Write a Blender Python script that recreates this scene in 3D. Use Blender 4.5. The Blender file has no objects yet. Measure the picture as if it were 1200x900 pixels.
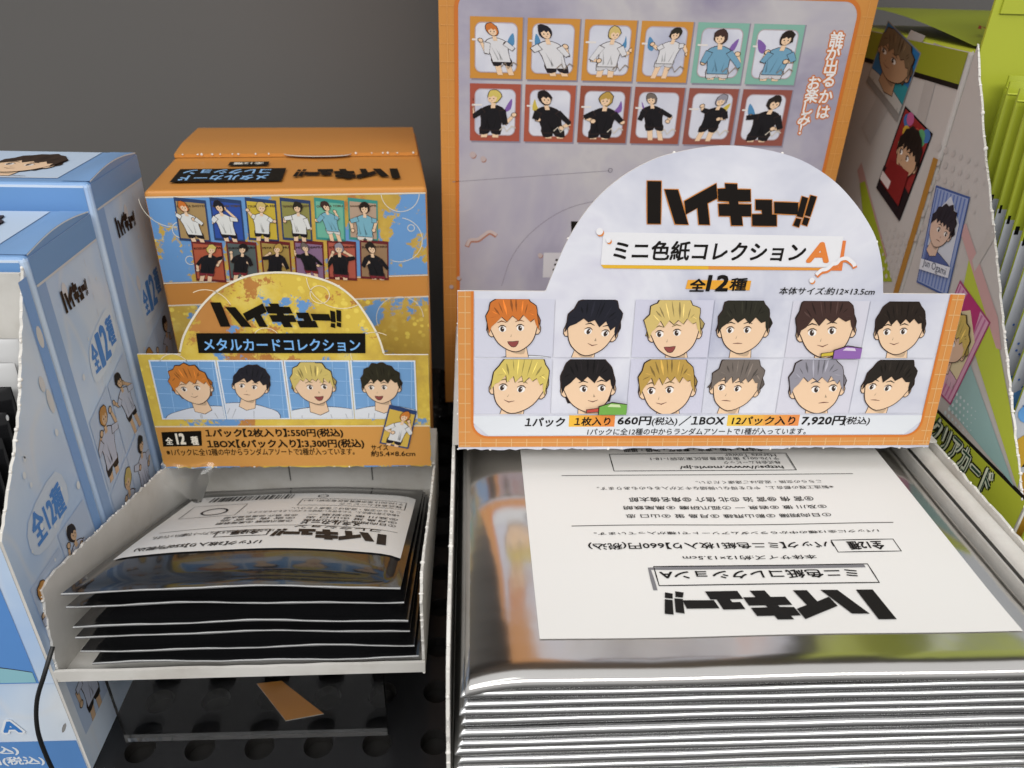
import bpy, bmesh, math, random
from mathutils import Matrix, Vector

scene = bpy.context.scene
# ------------------------------------------------------------------ camera
# All sizes below are in centimetres, x right, y away, z up, measured from the lens;
# W() turns them into metres above the shelf board the display stands on.
FLOOR = -20.3
def W(p): return Vector((p[0]/100.0, p[1]/100.0, (p[2]-FLOOR)/100.0))
cam_data = bpy.data.cameras.new("camera")
cam = bpy.data.objects.new("camera", cam_data)
scene.collection.objects.link(cam)
cam_data.sensor_width = 36.0
cam_data.lens = 27.0
cam_data.clip_start = 0.005
cam_data.clip_end = 50.0
CAMROWS = ((0.99846, 0.0, -0.05547), (-0.048117, 0.497532, -0.86611), (0.027598, 0.867446, 0.496766))
m = Matrix(CAMROWS).to_4x4()
m.translation = W((0, 0, 0))
cam.matrix_world = m
cam_data.dof.use_dof = True
cam_data.dof.focus_distance = 0.205
cam_data.dof.aperture_fstop = 20.0
scene.camera = cam

# ------------------------------------------------------------------ light
world = bpy.data.worlds.new("World")
scene.world = world
world.use_nodes = True
bg = world.node_tree.nodes["Background"]
# the shop around the shelf: bright ceiling, dimmer floor
wn = world.node_tree
wtc = wn.nodes.new('ShaderNodeTexCoord'); wsx = wn.nodes.new('ShaderNodeSeparateXYZ'); wr = wn.nodes.new('ShaderNodeValToRGB')
wmr = wn.nodes.new('ShaderNodeMapRange'); wmr.inputs[1].default_value = -1.0; wmr.inputs[2].default_value = 1.0
wn.links.new(wtc.outputs['Generated'], wsx.inputs[0]); wn.links.new(wsx.outputs['Z'], wmr.inputs[0]); wn.links.new(wmr.outputs[0], wr.inputs[0])
for e_, (p_, v_) in zip([wr.color_ramp.elements[0], wr.color_ramp.elements.new(0.42), wr.color_ramp.elements.new(0.56), wr.color_ramp.elements[-1]],
                        ((0.0, 0.10), (0.44, 0.24), (0.54, 0.60), (1.0, 0.86))):
    e_.position = p_; e_.color = (v_, v_*0.995, v_*0.985, 1)
wn.links.new(wr.outputs[0], bg.inputs[0])
bg.inputs[1].default_value = 1.0
def lamp(name, loc, target, sx, sy, watts, col=(1, 0.995, 0.98)):
    d = bpy.data.lights.new(name, 'AREA'); d.shape = 'RECTANGLE'
    d.size = sx; d.size_y = sy; d.energy = watts; d.color = col
    o = bpy.data.objects.new(name, d); scene.collection.objects.link(o)
    o.location = W(loc)
    o.rotation_euler = (W(target)-W(loc)).to_track_quat('-Z', 'Y').to_euler()
    return o
lamp("ceiling_lamp", (5, -115, 100), (0, 16, -12), 2.4, 0.4, 20)
lamp("ceiling_lamp", (-70, -30, 150), (0, 16, -12), 0.3, 1.6, 7)
scene.view_settings.view_transform = 'Standard'
scene.view_settings.look = 'None'
scene.view_settings.exposure = 0.0
scene.view_settings.gamma = 1.0
try: scene.cycles.max_bounces = 10
except Exception: pass

import math
def _n(v):
    l=math.sqrt(sum(c*c for c in v)); return tuple(c/l for c in v)
def _x(a,b): return (a[1]*b[2]-a[2]*b[1], a[2]*b[0]-a[0]*b[2], a[0]*b[1]-a[1]*b[0])
class Frame:
    """a flat face, in centimetres: origin, reading direction u, up direction v, outward normal n"""
    def __init__(s,o,u,v): s.o=o; s.u=_n(u); s.v=_n(v); s.n=_x(s.u,s.v)
    def pt(s,a,b,off=0.0): return tuple(s.o[i]+s.u[i]*a+s.v[i]*b+s.n[i]*off for i in range(3))
H=Frame((0,18.5,-7.85),(1,0,0),(0,.67,4.53))        # large header card
G=Frame((0,21.1,-11.1),(1,0,0),(0,0,1))             # small yellow header card
P=Frame((0,27.2,0),(1,0,0),(0,0,1))                 # front of the tall box behind
O=Frame((-9.85,23.5,-7.1),(8.5,.9,0),(0,0,1))       # front of the orange box
OT=Frame((-9.85,23.5,-6.75),(-8.5,-.9,0),(.9,-8.5,0))
LB=Frame((0,0,-13.2),(-1,0,0),(0,-1,0))             # label on the silver packs (read from behind)
LL=Frame((0,13.9,-13.5),(-1,0,0),(0,-8.6,3.5))      # label on the black packs
BR=Frame((-10.5,0,0),(0,1,0),(0,0,1))               # right faces of the blue boxes
BF=Frame((0,13.75,0),(1,0,0),(0,0,1))
BT=Frame((0,0,-6.7),(1,0,0),(0,1,0))
GR=Frame((15,0,0),(0,-1,0),(0,0,1))                 # left faces of the lime boxes
TW=Frame((-11.256,0,0),(.0548,1,0),(0,0,1))              # left wall of the small tray
FL=Frame((0,0,-20.25),(1,0,0),(0,1,0))                # shelf board

# ------------------------------------------------------------------ materials
def lin(h):
    h = h.lstrip('#')
    c = [int(h[i:i+2], 16)/255.0 for i in (0, 2, 4)]
    return tuple((x/12.92 if x <= 0.04045 else ((x+0.055)/1.055)**2.4) for x in c) + (1.0,)
MATS = {}
def node_mat(name):
    mt = bpy.data.materials.new(name); mt.use_nodes = True
    nt = mt.node_tree; b = nt.nodes["Principled BSDF"]
    return mt, nt, b
def N(nt, kind, **kw):
    n = nt.nodes.new(kind)
    for k, v in kw.items():
        if k in n.inputs: n.inputs[k].default_value = v
        else: setattr(n, k, v)
    return n
def coords(nt, scale=(1, 1, 1), loc=(0, 0, 0)):
    tc = nt.nodes.new('ShaderNodeTexCoord'); mp = nt.nodes.new('ShaderNodeMapping')
    mp.inputs['Scale'].default_value = scale; mp.inputs['Location'].default_value = loc
    nt.links.new(tc.outputs['Object'], mp.inputs['Vector'])
    return mp.outputs['Vector']
def add_bump(nt, b, scale, strength, dist=0.0004):
    v = coords(nt); n = N(nt, 'ShaderNodeTexNoise', Scale=scale, Detail=3.0)
    nt.links.new(v, n.inputs['Vector'])
    bp = N(nt, 'ShaderNodeBump', Strength=strength, Distance=dist)
    nt.links.new(n.outputs['Fac'], bp.inputs['Height'])
    nt.links.new(bp.outputs['Normal'], b.inputs['Normal'])
def ink(col, rough=0.42, spec=0.4):
    if sum(lin(col)[:3]) < 0.15: spec = 0.15      # dense black ink is matt
    key = (col, rough, spec)
    if key in MATS: return MATS[key]
    mt, nt, b = node_mat("printed_paper")
    b.inputs['Base Color'].default_value = lin(col)
    b.inputs['Roughness'].default_value = rough
    b.inputs['Specular IOR Level'].default_value = spec
    add_bump(nt, b, 260.0, 0.12)
    MATS[key] = mt
    return mt
def ramp(nt, fac, stops, interp='LINEAR'):
    r = nt.nodes.new('ShaderNodeValToRGB'); r.color_ramp.interpolation = interp
    el = r.color_ramp.elements
    while len(el) < len(stops): el.new(0.5)
    for e, (p, c) in zip(el, stops): e.position = p; e.color = lin(c)
    nt.links.new(fac, r.inputs['Fac'])
    return r.outputs['Color']
def mixc(nt, fac, a, b):
    mx = nt.nodes.new('ShaderNodeMix'); mx.data_type = 'RGBA'
    nt.links.new(fac, mx.inputs[0])
    for s, i in ((a, 6), (b, 7)):
        if isinstance(s, str): mx.inputs[i].default_value = lin(s)
        else: nt.links.new(s, mx.inputs[i])
    return mx.outputs[2]
def noise(nt, scale, detail=4.0, rough=0.55, loc=(0, 0, 0), dist=0.0):
    v = coords(nt, loc=loc)
    n = N(nt, 'ShaderNodeTexNoise', Scale=scale, Detail=detail, Roughness=rough, Distortion=dist)
    nt.links.new(v, n.inputs['Vector'])
    return n.outputs['Fac']
def cloud_paper(key, stops, scale=16.0, loc=(0, 0, 0)):
    if key in MATS: return MATS[key]
    mt, nt, b = node_mat("clouded_paper")
    c = ramp(nt, noise(nt, scale, 5.0, 0.6, loc, 0.4), stops)
    nt.links.new(c, b.inputs['Base Color'])
    b.inputs['Roughness'].default_value = 0.4; b.inputs['Specular IOR Level'].default_value = 0.4
    add_bump(nt, b, 200.0, 0.1)
    MATS[key] = mt
    return mt
def splash(key, loc, blue_at, orange_at, base='#cfab45', blue='#6a99cd', orange='#c58a48'):
    if key in MATS: return MATS[key]
    mt, nt, b = node_mat("paint_splash_paper")
    sp = nt.nodes.new('ShaderNodeTexVoronoi'); sp.inputs['Scale'].default_value = 420.0
    nt.links.new(coords(nt, loc=loc), sp.inputs['Vector'])
    dots = ramp(nt, sp.outputs['Distance'], [(0.28, '#ecd25e'), (0.36, base)], 'LINEAR')
    dm = ramp(nt, noise(nt, 45, 2, 0.5, (loc[0]+3, 1, 2)), [(0.5, '#000000'), (0.6, '#ffffff')])
    yel = mixc(nt, dm, ramp(nt, noise(nt, 60, 5, 0.65, loc), [(0.3, '#b59144'), (0.55, base), (0.75, '#e6d27a')]), dots)
    fo = ramp(nt, noise(nt, 24, 9, 0.72, (loc[0]+1, 4, loc[2])), [(orange_at, '#000000'), (orange_at+0.012, '#ffffff')])
    c = mixc(nt, fo, yel, ramp(nt, noise(nt, 50, 4, 0.6, loc), [(0.3, '#b3763a'), (0.7, orange)]))
    fb = ramp(nt, noise(nt, 26, 9, 0.72, (loc[0]+7, 9, loc[2])), [(blue_at, '#000000'), (blue_at+0.012, '#ffffff')])
    c = mixc(nt, fb, c, blue)
    nt.links.new(c, b.inputs['Base Color'])
    b.inputs['Roughness'].default_value = 0.4; b.inputs['Specular IOR Level'].default_value = 0.4
    add_bump(nt, b, 200.0, 0.1)
    MATS[key] = mt
    return mt
def water_paper():
    if 'water' in MATS: return MATS['water']
    mt, nt, b = node_mat("water_print_card")
    base = ramp(nt, noise(nt, 22, 3, 0.5, (2, 0, 1), 0.6), [(0.3, '#a9c4e8'), (0.5, '#c4d6ec'), (0.72, '#e0e6ec')])
    vo = nt.nodes.new('ShaderNodeTexVoronoi'); vo.feature = 'DISTANCE_TO_EDGE'; vo.inputs['Scale'].default_value = 38.0
    nz = N(nt, 'ShaderNodeTexNoise', Scale=30.0, Detail=2.0); v = coords(nt, scale=(1, 1, 0.45))
    nt.links.new(v, nz.inputs['Vector'])
    ad = nt.nodes.new('ShaderNodeVectorMath'); ad.operation = 'MULTIPLY_ADD'
    ad.inputs[1].default_value = (0.03, 0.03, 0.03); nt.links.new(nz.outputs['Color'], ad.inputs[0]); nt.links.new(v, ad.inputs[2])
    nt.links.new(ad.outputs[0], vo.inputs['Vector'])
    f = ramp(nt, vo.outputs['Distance'], [(0.0, '#b0b0b0'), (0.05, '#000000')])
    nt.links.new(mixc(nt, f, base, '#d9dde2'), b.inputs['Base Color'])
    b.inputs['Roughness'].default_value = 0.33
    MATS['water'] = mt
    return mt
def simple(name, col, rough=0.5, metal=0.0, spec=0.5, coat=0.0, bump=None):
    if name in MATS: return MATS[name]
    mt, nt, b = node_mat(name)
    b.inputs['Base Color'].default_value = lin(col) if isinstance(col, str) else tuple(col)+(1,)
    b.inputs['Roughness'].default_value = rough; b.inputs['Metallic'].default_value = metal
    b.inputs['Specular IOR Level'].default_value = spec; b.inputs['Coat Weight'].default_value = coat
    if bump: add_bump(nt, b, *bump)
    MATS[name] = mt
    return mt
M_card = simple("white_card", '#d2cfca', 0.65, spec=0.3, bump=(160.0, 0.25))
def worn_card():
    mt, nt, b = node_mat("worn_white_card")
    c = ramp(nt, noise(nt, 34, 6, 0.65), [(0.30, '#bfbab2'), (0.48, '#cfccc6'), (0.7, '#d9d6d1')])
    nt.links.new(c, b.inputs['Base Color']); b.inputs['Roughness'].default_value = 0.65; b.inputs['Specular IOR Level'].default_value = 0.3
    add_bump(nt, b, 60.0, 0.35, 0.0006)
    return mt
M_card = worn_card()
M_tuft = simple("torn_card_fibre", '#e6e2dc', 0.9, spec=0.1)
M_silver = simple("silver_foil", (0.66, 0.645, 0.63), 0.15, 1.0, bump=(42.0, 0.16, 0.0012))
M_foil = simple("silver_foil_edge", (0.53, 0.53, 0.53), 0.19, 1.0, bump=(30.0, 0.06, 0.0008))
M_black = simple("black_film", (0.010, 0.010, 0.011), 0.13, 0.0, 0.6, 0.3, bump=(55.0, 0.2, 0.0012))
M_seal = simple("cut_film_edge", '#8c8c8c', 0.32, 0.6)
M_label = simple("label_paper", '#dfddda', 0.5, spec=0.35, bump=(120.0, 0.08))
M_shelf = simple("black_shelf_plastic", (0.013, 0.013, 0.014), 0.25, 0.0, 0.45)
M_hole = simple("hole_edge", (0.012, 0.011, 0.010), 0.45)
M_back = simple("charcoal_panel", '#696765', 0.62, spec=0.25, bump=(90.0, 0.05))
M_orange = simple("orange_card", '#cb8a42', 0.38, spec=0.4, bump=(120.0, 0.1))
M_lime = simple("lime_card", '#b0b83a', 0.42, spec=0.4, bump=(120.0, 0.1))
M_grey = simple("grey_print_card", '#bdb7b3', 0.42, spec=0.4, bump=(120.0, 0.1))
M_blue = simple("blue_card", '#7a9fcc', 0.33, spec=0.5, bump=(120.0, 0.08))
M_cord = simple("black_cord", (0.012, 0.012, 0.012), 0.5)
def clear_mat(name, rough, bumpv=None, tint=(1, 1, 1)):
    mt, nt, b = node_mat(name)
    b.inputs['Base Color'].default_value = tint+(1,)
    b.inputs['Transmission Weight'].default_value = 1.0
    b.inputs['Roughness'].default_value = rough; b.inputs['IOR'].default_value = 1.45
    if bumpv: add_bump(nt, b, *bumpv)
    return mt
M_acryl = clear_mat("clear_acrylic", 0.01)
M_tape = clear_mat("clear_tape", 0.05, (200.0, 0.35, 0.0004))
CLOUD_H = cloud_paper('ch', [(0.30, '#a9abc0'), (0.44, '#c6c7d4'), (0.58, '#dadae2'), (0.74, '#bfbccf')], 18.0)
CLOUD_P = cloud_paper('cp', [(0.28, '#7d7890'), (0.44, '#a7a1b0'), (0.58, '#bdb8ba'), (0.75, '#91899f')], 13.0, (3, 1, 0))  # darker copy of the cloud print, with the rear box's shade in its colour
SPLASH_G = splash('sg', (0.3, 0, 0.1), 0.56, 0.56, base='#dcbe4e')
SPLASH_O = splash('so', (2.1, 0, 0.6), 0.50, 0.60, base='#cba84a')

# ------------------------------------------------------------------ mesh helpers
LOC = {}
class MB:
    def __init__(s): s.v = []; s.f = []; s.mi = []; s.sm = []; s.mats = []
    def m(s, mt):
        if mt not in s.mats: s.mats.append(mt)
        return s.mats.index(mt)
    def face(s, pts, mt, smooth=False):
        k = len(s.v); s.v += [W(p) for p in pts]
        s.f.append(list(range(k, k+len(pts)))); s.mi.append(s.m(mt)); s.sm.append(smooth)
    def mesh(s, pts, faces, mt, smooth=False):
        k = len(s.v); s.v += [W(p) for p in pts]
        for f in faces:
            s.f.append([i+k for i in f]); s.mi.append(s.m(mt)); s.sm.append(smooth)
    def grid(s, fn, us, vs, mt, smooth=True, flip=False):
        pts = [fn(u, v) for v in vs for u in us]; n = len(us); fs = []
        for j in range(len(vs)-1):
            for i in range(n-1):
                q = [j*n+i, j*n+i+1, (j+1)*n+i+1, (j+1)*n+i]
                fs.append(q[::-1] if flip else q)
        s.mesh(pts, fs, mt, smooth)
    def box(s, a, b, mt):
        (x0, y0, z0), (x1, y1, z1) = a, b
        p = [(x0,y0,z0),(x1,y0,z0),(x1,y1,z0),(x0,y1,z0),(x0,y0,z1),(x1,y0,z1),(x1,y1,z1),(x0,y1,z1)]
        s.mesh(p, [(0,3,2,1),(4,5,6,7),(0,1,5,4),(1,2,6,5),(2,3,7,6),(3,0,4,7)], mt)
    def prism(s, fr, pts, t, mt, edge=None):
        """flat sheet with outline pts on frame fr, thickness t behind the face"""
        if area(pts) < 0: pts = pts[::-1]
        n = len(pts)
        s.mesh([fr.pt(a, b, 0) for a, b in pts], [list(range(n))], mt)
        s.mesh([fr.pt(a, b, -t) for a, b in pts], [list(range(n))[::-1]], M_card)
        s.mesh([fr.pt(a, b, o) for o in (0, -t) for a, b in pts],
               [(i, n+i, n+(i+1) % n, (i+1) % n) for i in range(n)], edge or M_card)
    def blob(s, c, r, mt, rng):
        pts = []; fs = []
        sx, sy, sz = (r*rng.uniform(0.7, 1.4) for _ in range(3))
        for j in range(1, 4):
            for i in range(6):
                th = math.pi*j/4; ph = 2*math.pi*i/6
                pts.append((c[0]+sx*math.sin(th)*math.cos(ph), c[1]+sy*math.sin(th)*math.sin(ph), c[2]+sz*math.cos(th)))
        k = len(pts); pts += [(c[0], c[1], c[2]+sz), (c[0], c[1], c[2]-sz)]
        for j in range(2):
            for i in range(6): fs.append((j*6+i, (j+1)*6+i, (j+1)*6+(i+1) % 6, j*6+(i+1) % 6))
        for i in range(6):
            fs.append((k, i, (i+1) % 6)); fs.append((k+1, 12+(i+1) % 6, 12+i))
        s.mesh(pts, fs, mt, True)
    def tufts(s, fr, p0, p1, gap, r, off=-0.03, seed=1):
        r *= 0.72
        rng = random.Random(seed); L = math.hypot(p1[0]-p0[0], p1[1]-p0[1]); d = 0.0
        while d < L:
            t = d/L
            s.blob(fr.pt(p0[0]+(p1[0]-p0[0])*t+rng.uniform(-.015, .015), p0[1]+(p1[1]-p0[1])*t+rng.uniform(-.015, .015), off), r*rng.uniform(0.45, 1.3), M_tuft, rng)
            d += gap*rng.uniform(0.4, 1.7)
    def build(s, name, parent=None, root=None):
        me = bpy.data.meshes.new(name)
        o = Vector((0, 0, 0))
        rt = root if root is not None else parent
        if rt is not None: o = LOC[rt.name]
        me.from_pydata([tuple(p-o) for p in s.v], [], s.f)
        for mt in s.mats: me.materials.append(mt)
        me.polygons.foreach_set('material_index', s.mi)
        me.polygons.foreach_set('use_smooth', s.sm)
        me.update()
        ob = bpy.data.objects.new(name, me); scene.collection.objects.link(ob)
        if parent is not None: ob.parent = parent
        LOC[ob.name] = o
        return ob
def tag(o, label=None, cat=None, group=None, kind=None):
    for k, v in (('label', label), ('category', cat), ('group', group), ('kind', kind)):
        if v: o[k] = v
    return o
def thing(name, label, cat, loc, group=None):
    o = bpy.data.objects.new(name, None); scene.collection.objects.link(o)
    o.empty_display_size = 0.01
    o.location = W(loc); LOC[o.name] = W(loc)
    return tag(o, label, cat, group)
def area(p): return 0.5*sum(p[i][0]*p[(i+1) % len(p)][1]-p[(i+1) % len(p)][0]*p[i][1] for i in range(len(p)))
def jag(p0, p1, step, amp, rng):
    L = math.hypot(p1[0]-p0[0], p1[1]-p0[1]); n = max(2, int(L/step)); nx, ny = -(p1[1]-p0[1])/L, (p1[0]-p0[0])/L
    out = []
    for i in range(n):
        t = i/n; j = rng.uniform(-amp, amp) if i else 0
        out.append((p0[0]+(p1[0]-p0[0])*t+nx*j, p0[1]+(p1[1]-p0[1])*t+ny*j))
    return out
def ellipse(cx, cy, rx, ry, n=20, a0=0, a1=360):
    full = abs(a1-a0) >= 360; k = n if full else n+1
    return [(cx+rx*math.cos(math.radians(a0+(a1-a0)*i/n)), cy+ry*math.sin(math.radians(a0+(a1-a0)*i/n))) for i in range(k)]
def clip01(poly):
    for ax, lim, sg in ((0, 0, 1), (0, 1, -1), (1, 0, 1), (1, 1, -1)):
        out = []
        for i in range(len(poly)):
            p, q = poly[i-1], poly[i]
            ip, iq = sg*(p[ax]-lim) >= 0, sg*(q[ax]-lim) >= 0
            if ip != iq:
                t = (lim-p[ax])/(q[ax]-p[ax]); out.append((p[0]+(q[0]-p[0])*t, p[1]+(q[1]-p[1])*t))
            if iq: out.append(q)
        poly = out
        if not poly: return []
    return poly
def smooth(pts, n=5, closed=False):
    out = []; k = len(pts)
    rng_ = range(k) if closed else range(k-1)
    for i in rng_:
        g = lambda j: pts[j % k] if closed else pts[min(max(j, 0), k-1)]
        p0, p1, p2, p3 = g(i-1), g(i), g(i+1), g(i+2)
        for s in range(n):
            t = s/n
            out.append(tuple(0.5*((2*p1[c])+(-p0[c]+p2[c])*t+(2*p0[c]-5*p1[c]+4*p2[c]-p3[c])*t*t+(-p0[c]+3*p1[c]-3*p2[c]+p3[c])*t**3) for c in (0, 1)))
    if not closed: out.append(pts[-1])
    return out

GLYPHS = {}
def glyphs(s, res=2):
    key = (s, res)
    if key not in GLYPHS and len(s) > 1 and any(c in s for c in '【】１：'):
        # brackets set tight, as printed: place each run after the ink of the one before
        runs = s.replace('【', '\n【\n').replace('】', '\n】\n').replace('１', '\n１\n').replace('：', '\n：\n').split('\n'); V = []; Fc = []; x = 0.0
        for r_ in [r_ for r_ in runs if r_]:
            vs, fs, x0, x1, y0, y1 = glyphs(r_, res); k = len(V)
            V += [(p[0]-x0+x, p[1]) for p in vs]; Fc += [[i+k for i in q] for q in fs]; x += x1-x0+.14
        ys = [p[1] for p in V]; GLYPHS[key] = (V, Fc, 0.0, x-.14, min(ys), max(ys))
    if key not in GLYPHS:
        cu = bpy.data.curves.new('text', 'FONT'); cu.body = s; cu.resolution_u = res
        ob = bpy.data.objects.new('text', cu); scene.collection.objects.link(ob)
        dg = bpy.context.evaluated_depsgraph_get()
        me = bpy.data.meshes.new_from_object(ob.evaluated_get(dg))
        vs = [(v.co.x, v.co.y) for v in me.vertices]; fs = [list(p.vertices) for p in me.polygons]
        bpy.data.objects.remove(ob); bpy.data.curves.remove(cu); bpy.data.meshes.remove(me)
        xs = [v[0] for v in vs]; ys = [v[1] for v in vs]
        GLYPHS[key] = (vs, fs, min(xs), max(xs), min(ys), max(ys))
    return GLYPHS[key]
LAYER = 0.006
def heavy(r_):
    """offsets that thicken a letter's strokes by r_ on every side"""
    if r_ <= 0: return [(0, 0)]
    n = 8 if r_ > .035 else 4
    return [(r_*math.cos(2*math.pi*i/n+.785), r_*math.sin(2*math.pi*i/n+.785)) for i in range(n)]+([(0, 0)] if r_ > .02 else [])
class Print(MB):
    """ink printed on one face: flat shapes laid a hair above it"""
    def __init__(s, fr, base=0.012): MB.__init__(s); s.fr = fr; s.base = base
    def P(s, p, l): return s.fr.pt(p[0], p[1], s.base+l*LAYER)
    def mt(s, c): return ink(c) if isinstance(c, str) else c
    def poly(s, pts, c, l=0):
        if len(pts) < 3: return
        if area(pts) < 0: pts = pts[::-1]
        s.face([s.P(p, l) for p in pts], s.mt(c))
    def rect(s, p, q, c, l=0):
        s.poly([(p[0], p[1]), (q[0], p[1]), (q[0], q[1]), (p[0], q[1])], c, l)
    def line(s, pts, w, c, l=0, closed=False):
        fine = []
        for i, p in enumerate(pts):
            fine.append(p)
            if i < len(pts)-1 or closed:
                q = pts[(i+1) % len(pts)]; n = int(math.hypot(q[0]-p[0], q[1]-p[1])/.45)
                fine += [(p[0]+(q[0]-p[0])*j/(n+1), p[1]+(q[1]-p[1])*j/(n+1)) for j in range(1, n+1)]
        pts = fine; k = len(pts); L = []; R = []
        for i in range(k):
            a = pts[i-1] if (i or closed) else pts[i]; b = pts[(i+1) % k] if (i < k-1 or closed) else pts[i]
            d = math.hypot(b[0]-a[0], b[1]-a[1]) or 1; nx, ny = -(b[1]-a[1])/d*w/2, (b[0]-a[0])/d*w/2
            L.append((pts[i][0]+nx, pts[i][1]+ny)); R.append((pts[i][0]-nx, pts[i][1]-ny))
        for i in range(k if closed else k-1):
            j = (i+1) % k
            s.face([s.P(R[i], l), s.P(R[j], l), s.P(L[j], l), s.P(L[i], l)], s.mt(c))
    def ring(s, cx, cy, r, w, c, l=0, a0=0, a1=360):
        e = ellipse(cx, cy, r, r, 36, a0, a1); s.line(e, w, c, l, closed=abs(a1-a0) >= 360)
    def text(s, t, p, q, c, l=1, bold=0.0, shear=0.0, res=2, grow=0.0):
        vs, fs, x0, x1, y0, y1 = glyphs(t, res)
        a0, a1 = sorted((p[0], q[0])); b0, b1 = sorted((p[1], q[1]))
        bd = bold*(b1-b0)*1.15
        a0 += bd-grow; a1 -= bd-grow; b0 += bd-grow; b1 -= bd-grow
        for k, (dx, dy) in enumerate(heavy(bd)):
            pts = []
            for x, y in vs:
                u = (x-x0)/(x1-x0); v = (y-y0)/(y1-y0)
                pts.append(s.P((a0+u*(a1-a0)+shear*(v-0.5)*(b1-b0)+dx, b0+v*(b1-b0)+dy), l+k*.03))
            s.mesh(pts, fs, s.mt(c))
    def vtext(s, t, pts, size, c, l=1, bold=0.0):
        for ch, (a, b) in zip(t, pts):
            vs, fs, x0, x1, y0, y1 = glyphs(ch)
            for k, (dx, dy) in enumerate(heavy(bold*size)):
                s.mesh([s.P((a+((x-(x0+x1)/2))*size+dx, b+((y-(y0+y1)/2))*size+dy), l+k*.03) for x, y in vs], fs, s.mt(c))
# the slanted title lettering, traced as seven characters in a unit box
TITLE = [
 [(70,86),(156,86),(176,331),(93,331)], [(181,132),(265,133),(352,333),(268,331)],
 [(312,198),(500,94),(516,178),(458,208),(488,333),(419,332),(398,236),(330,274)],
 [(512,124),(560,122),(553,94),(630,95),(636,126),(718,126),(730,194),(650,195),(655,211),(734,211),(745,281),(685,281),(699,335),(626,335),(612,280),(541,280),(527,211),(596,210),(592,196),(524,193)],
 [(758,184),(862,184),(876,268),(905,268),(917,336),(760,336),(748,268),(812,267),(806,243),(768,243)],
 [(878,195),(1032,198),(1040,267),(890,262)],
 [(1050,160),(1090,171),(1075,284),(1036,277)], [(1034,288),(1068,294),(1060,342),(1021,330)],
 [(1103,153),(1143,162),(1122,278),(1086,270)], [(1084,280),(1120,289),(1111,334),(1076,323)]]
def title(pr, p, q, c, l=1, outline=None, shear=0.0):
    a0, a1 = sorted((p[0], q[0])); b0, b1 = sorted((p[1], q[1]))
    def mp(x, y):
        u = (x-70)/1073.0; v = 1-(y-86)/256.0
        return (a0+u*(a1-a0)+shear*(v-0.5)*(b1-b0), b0+v*(b1-b0))
    for pl in TITLE:
        pts = [mp(*k) for k in pl]
        if outline: pr.line(pts, (a1-a0)*0.012, outline, l, closed=True)
        pr.poly(pts, c, l+1)

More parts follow.
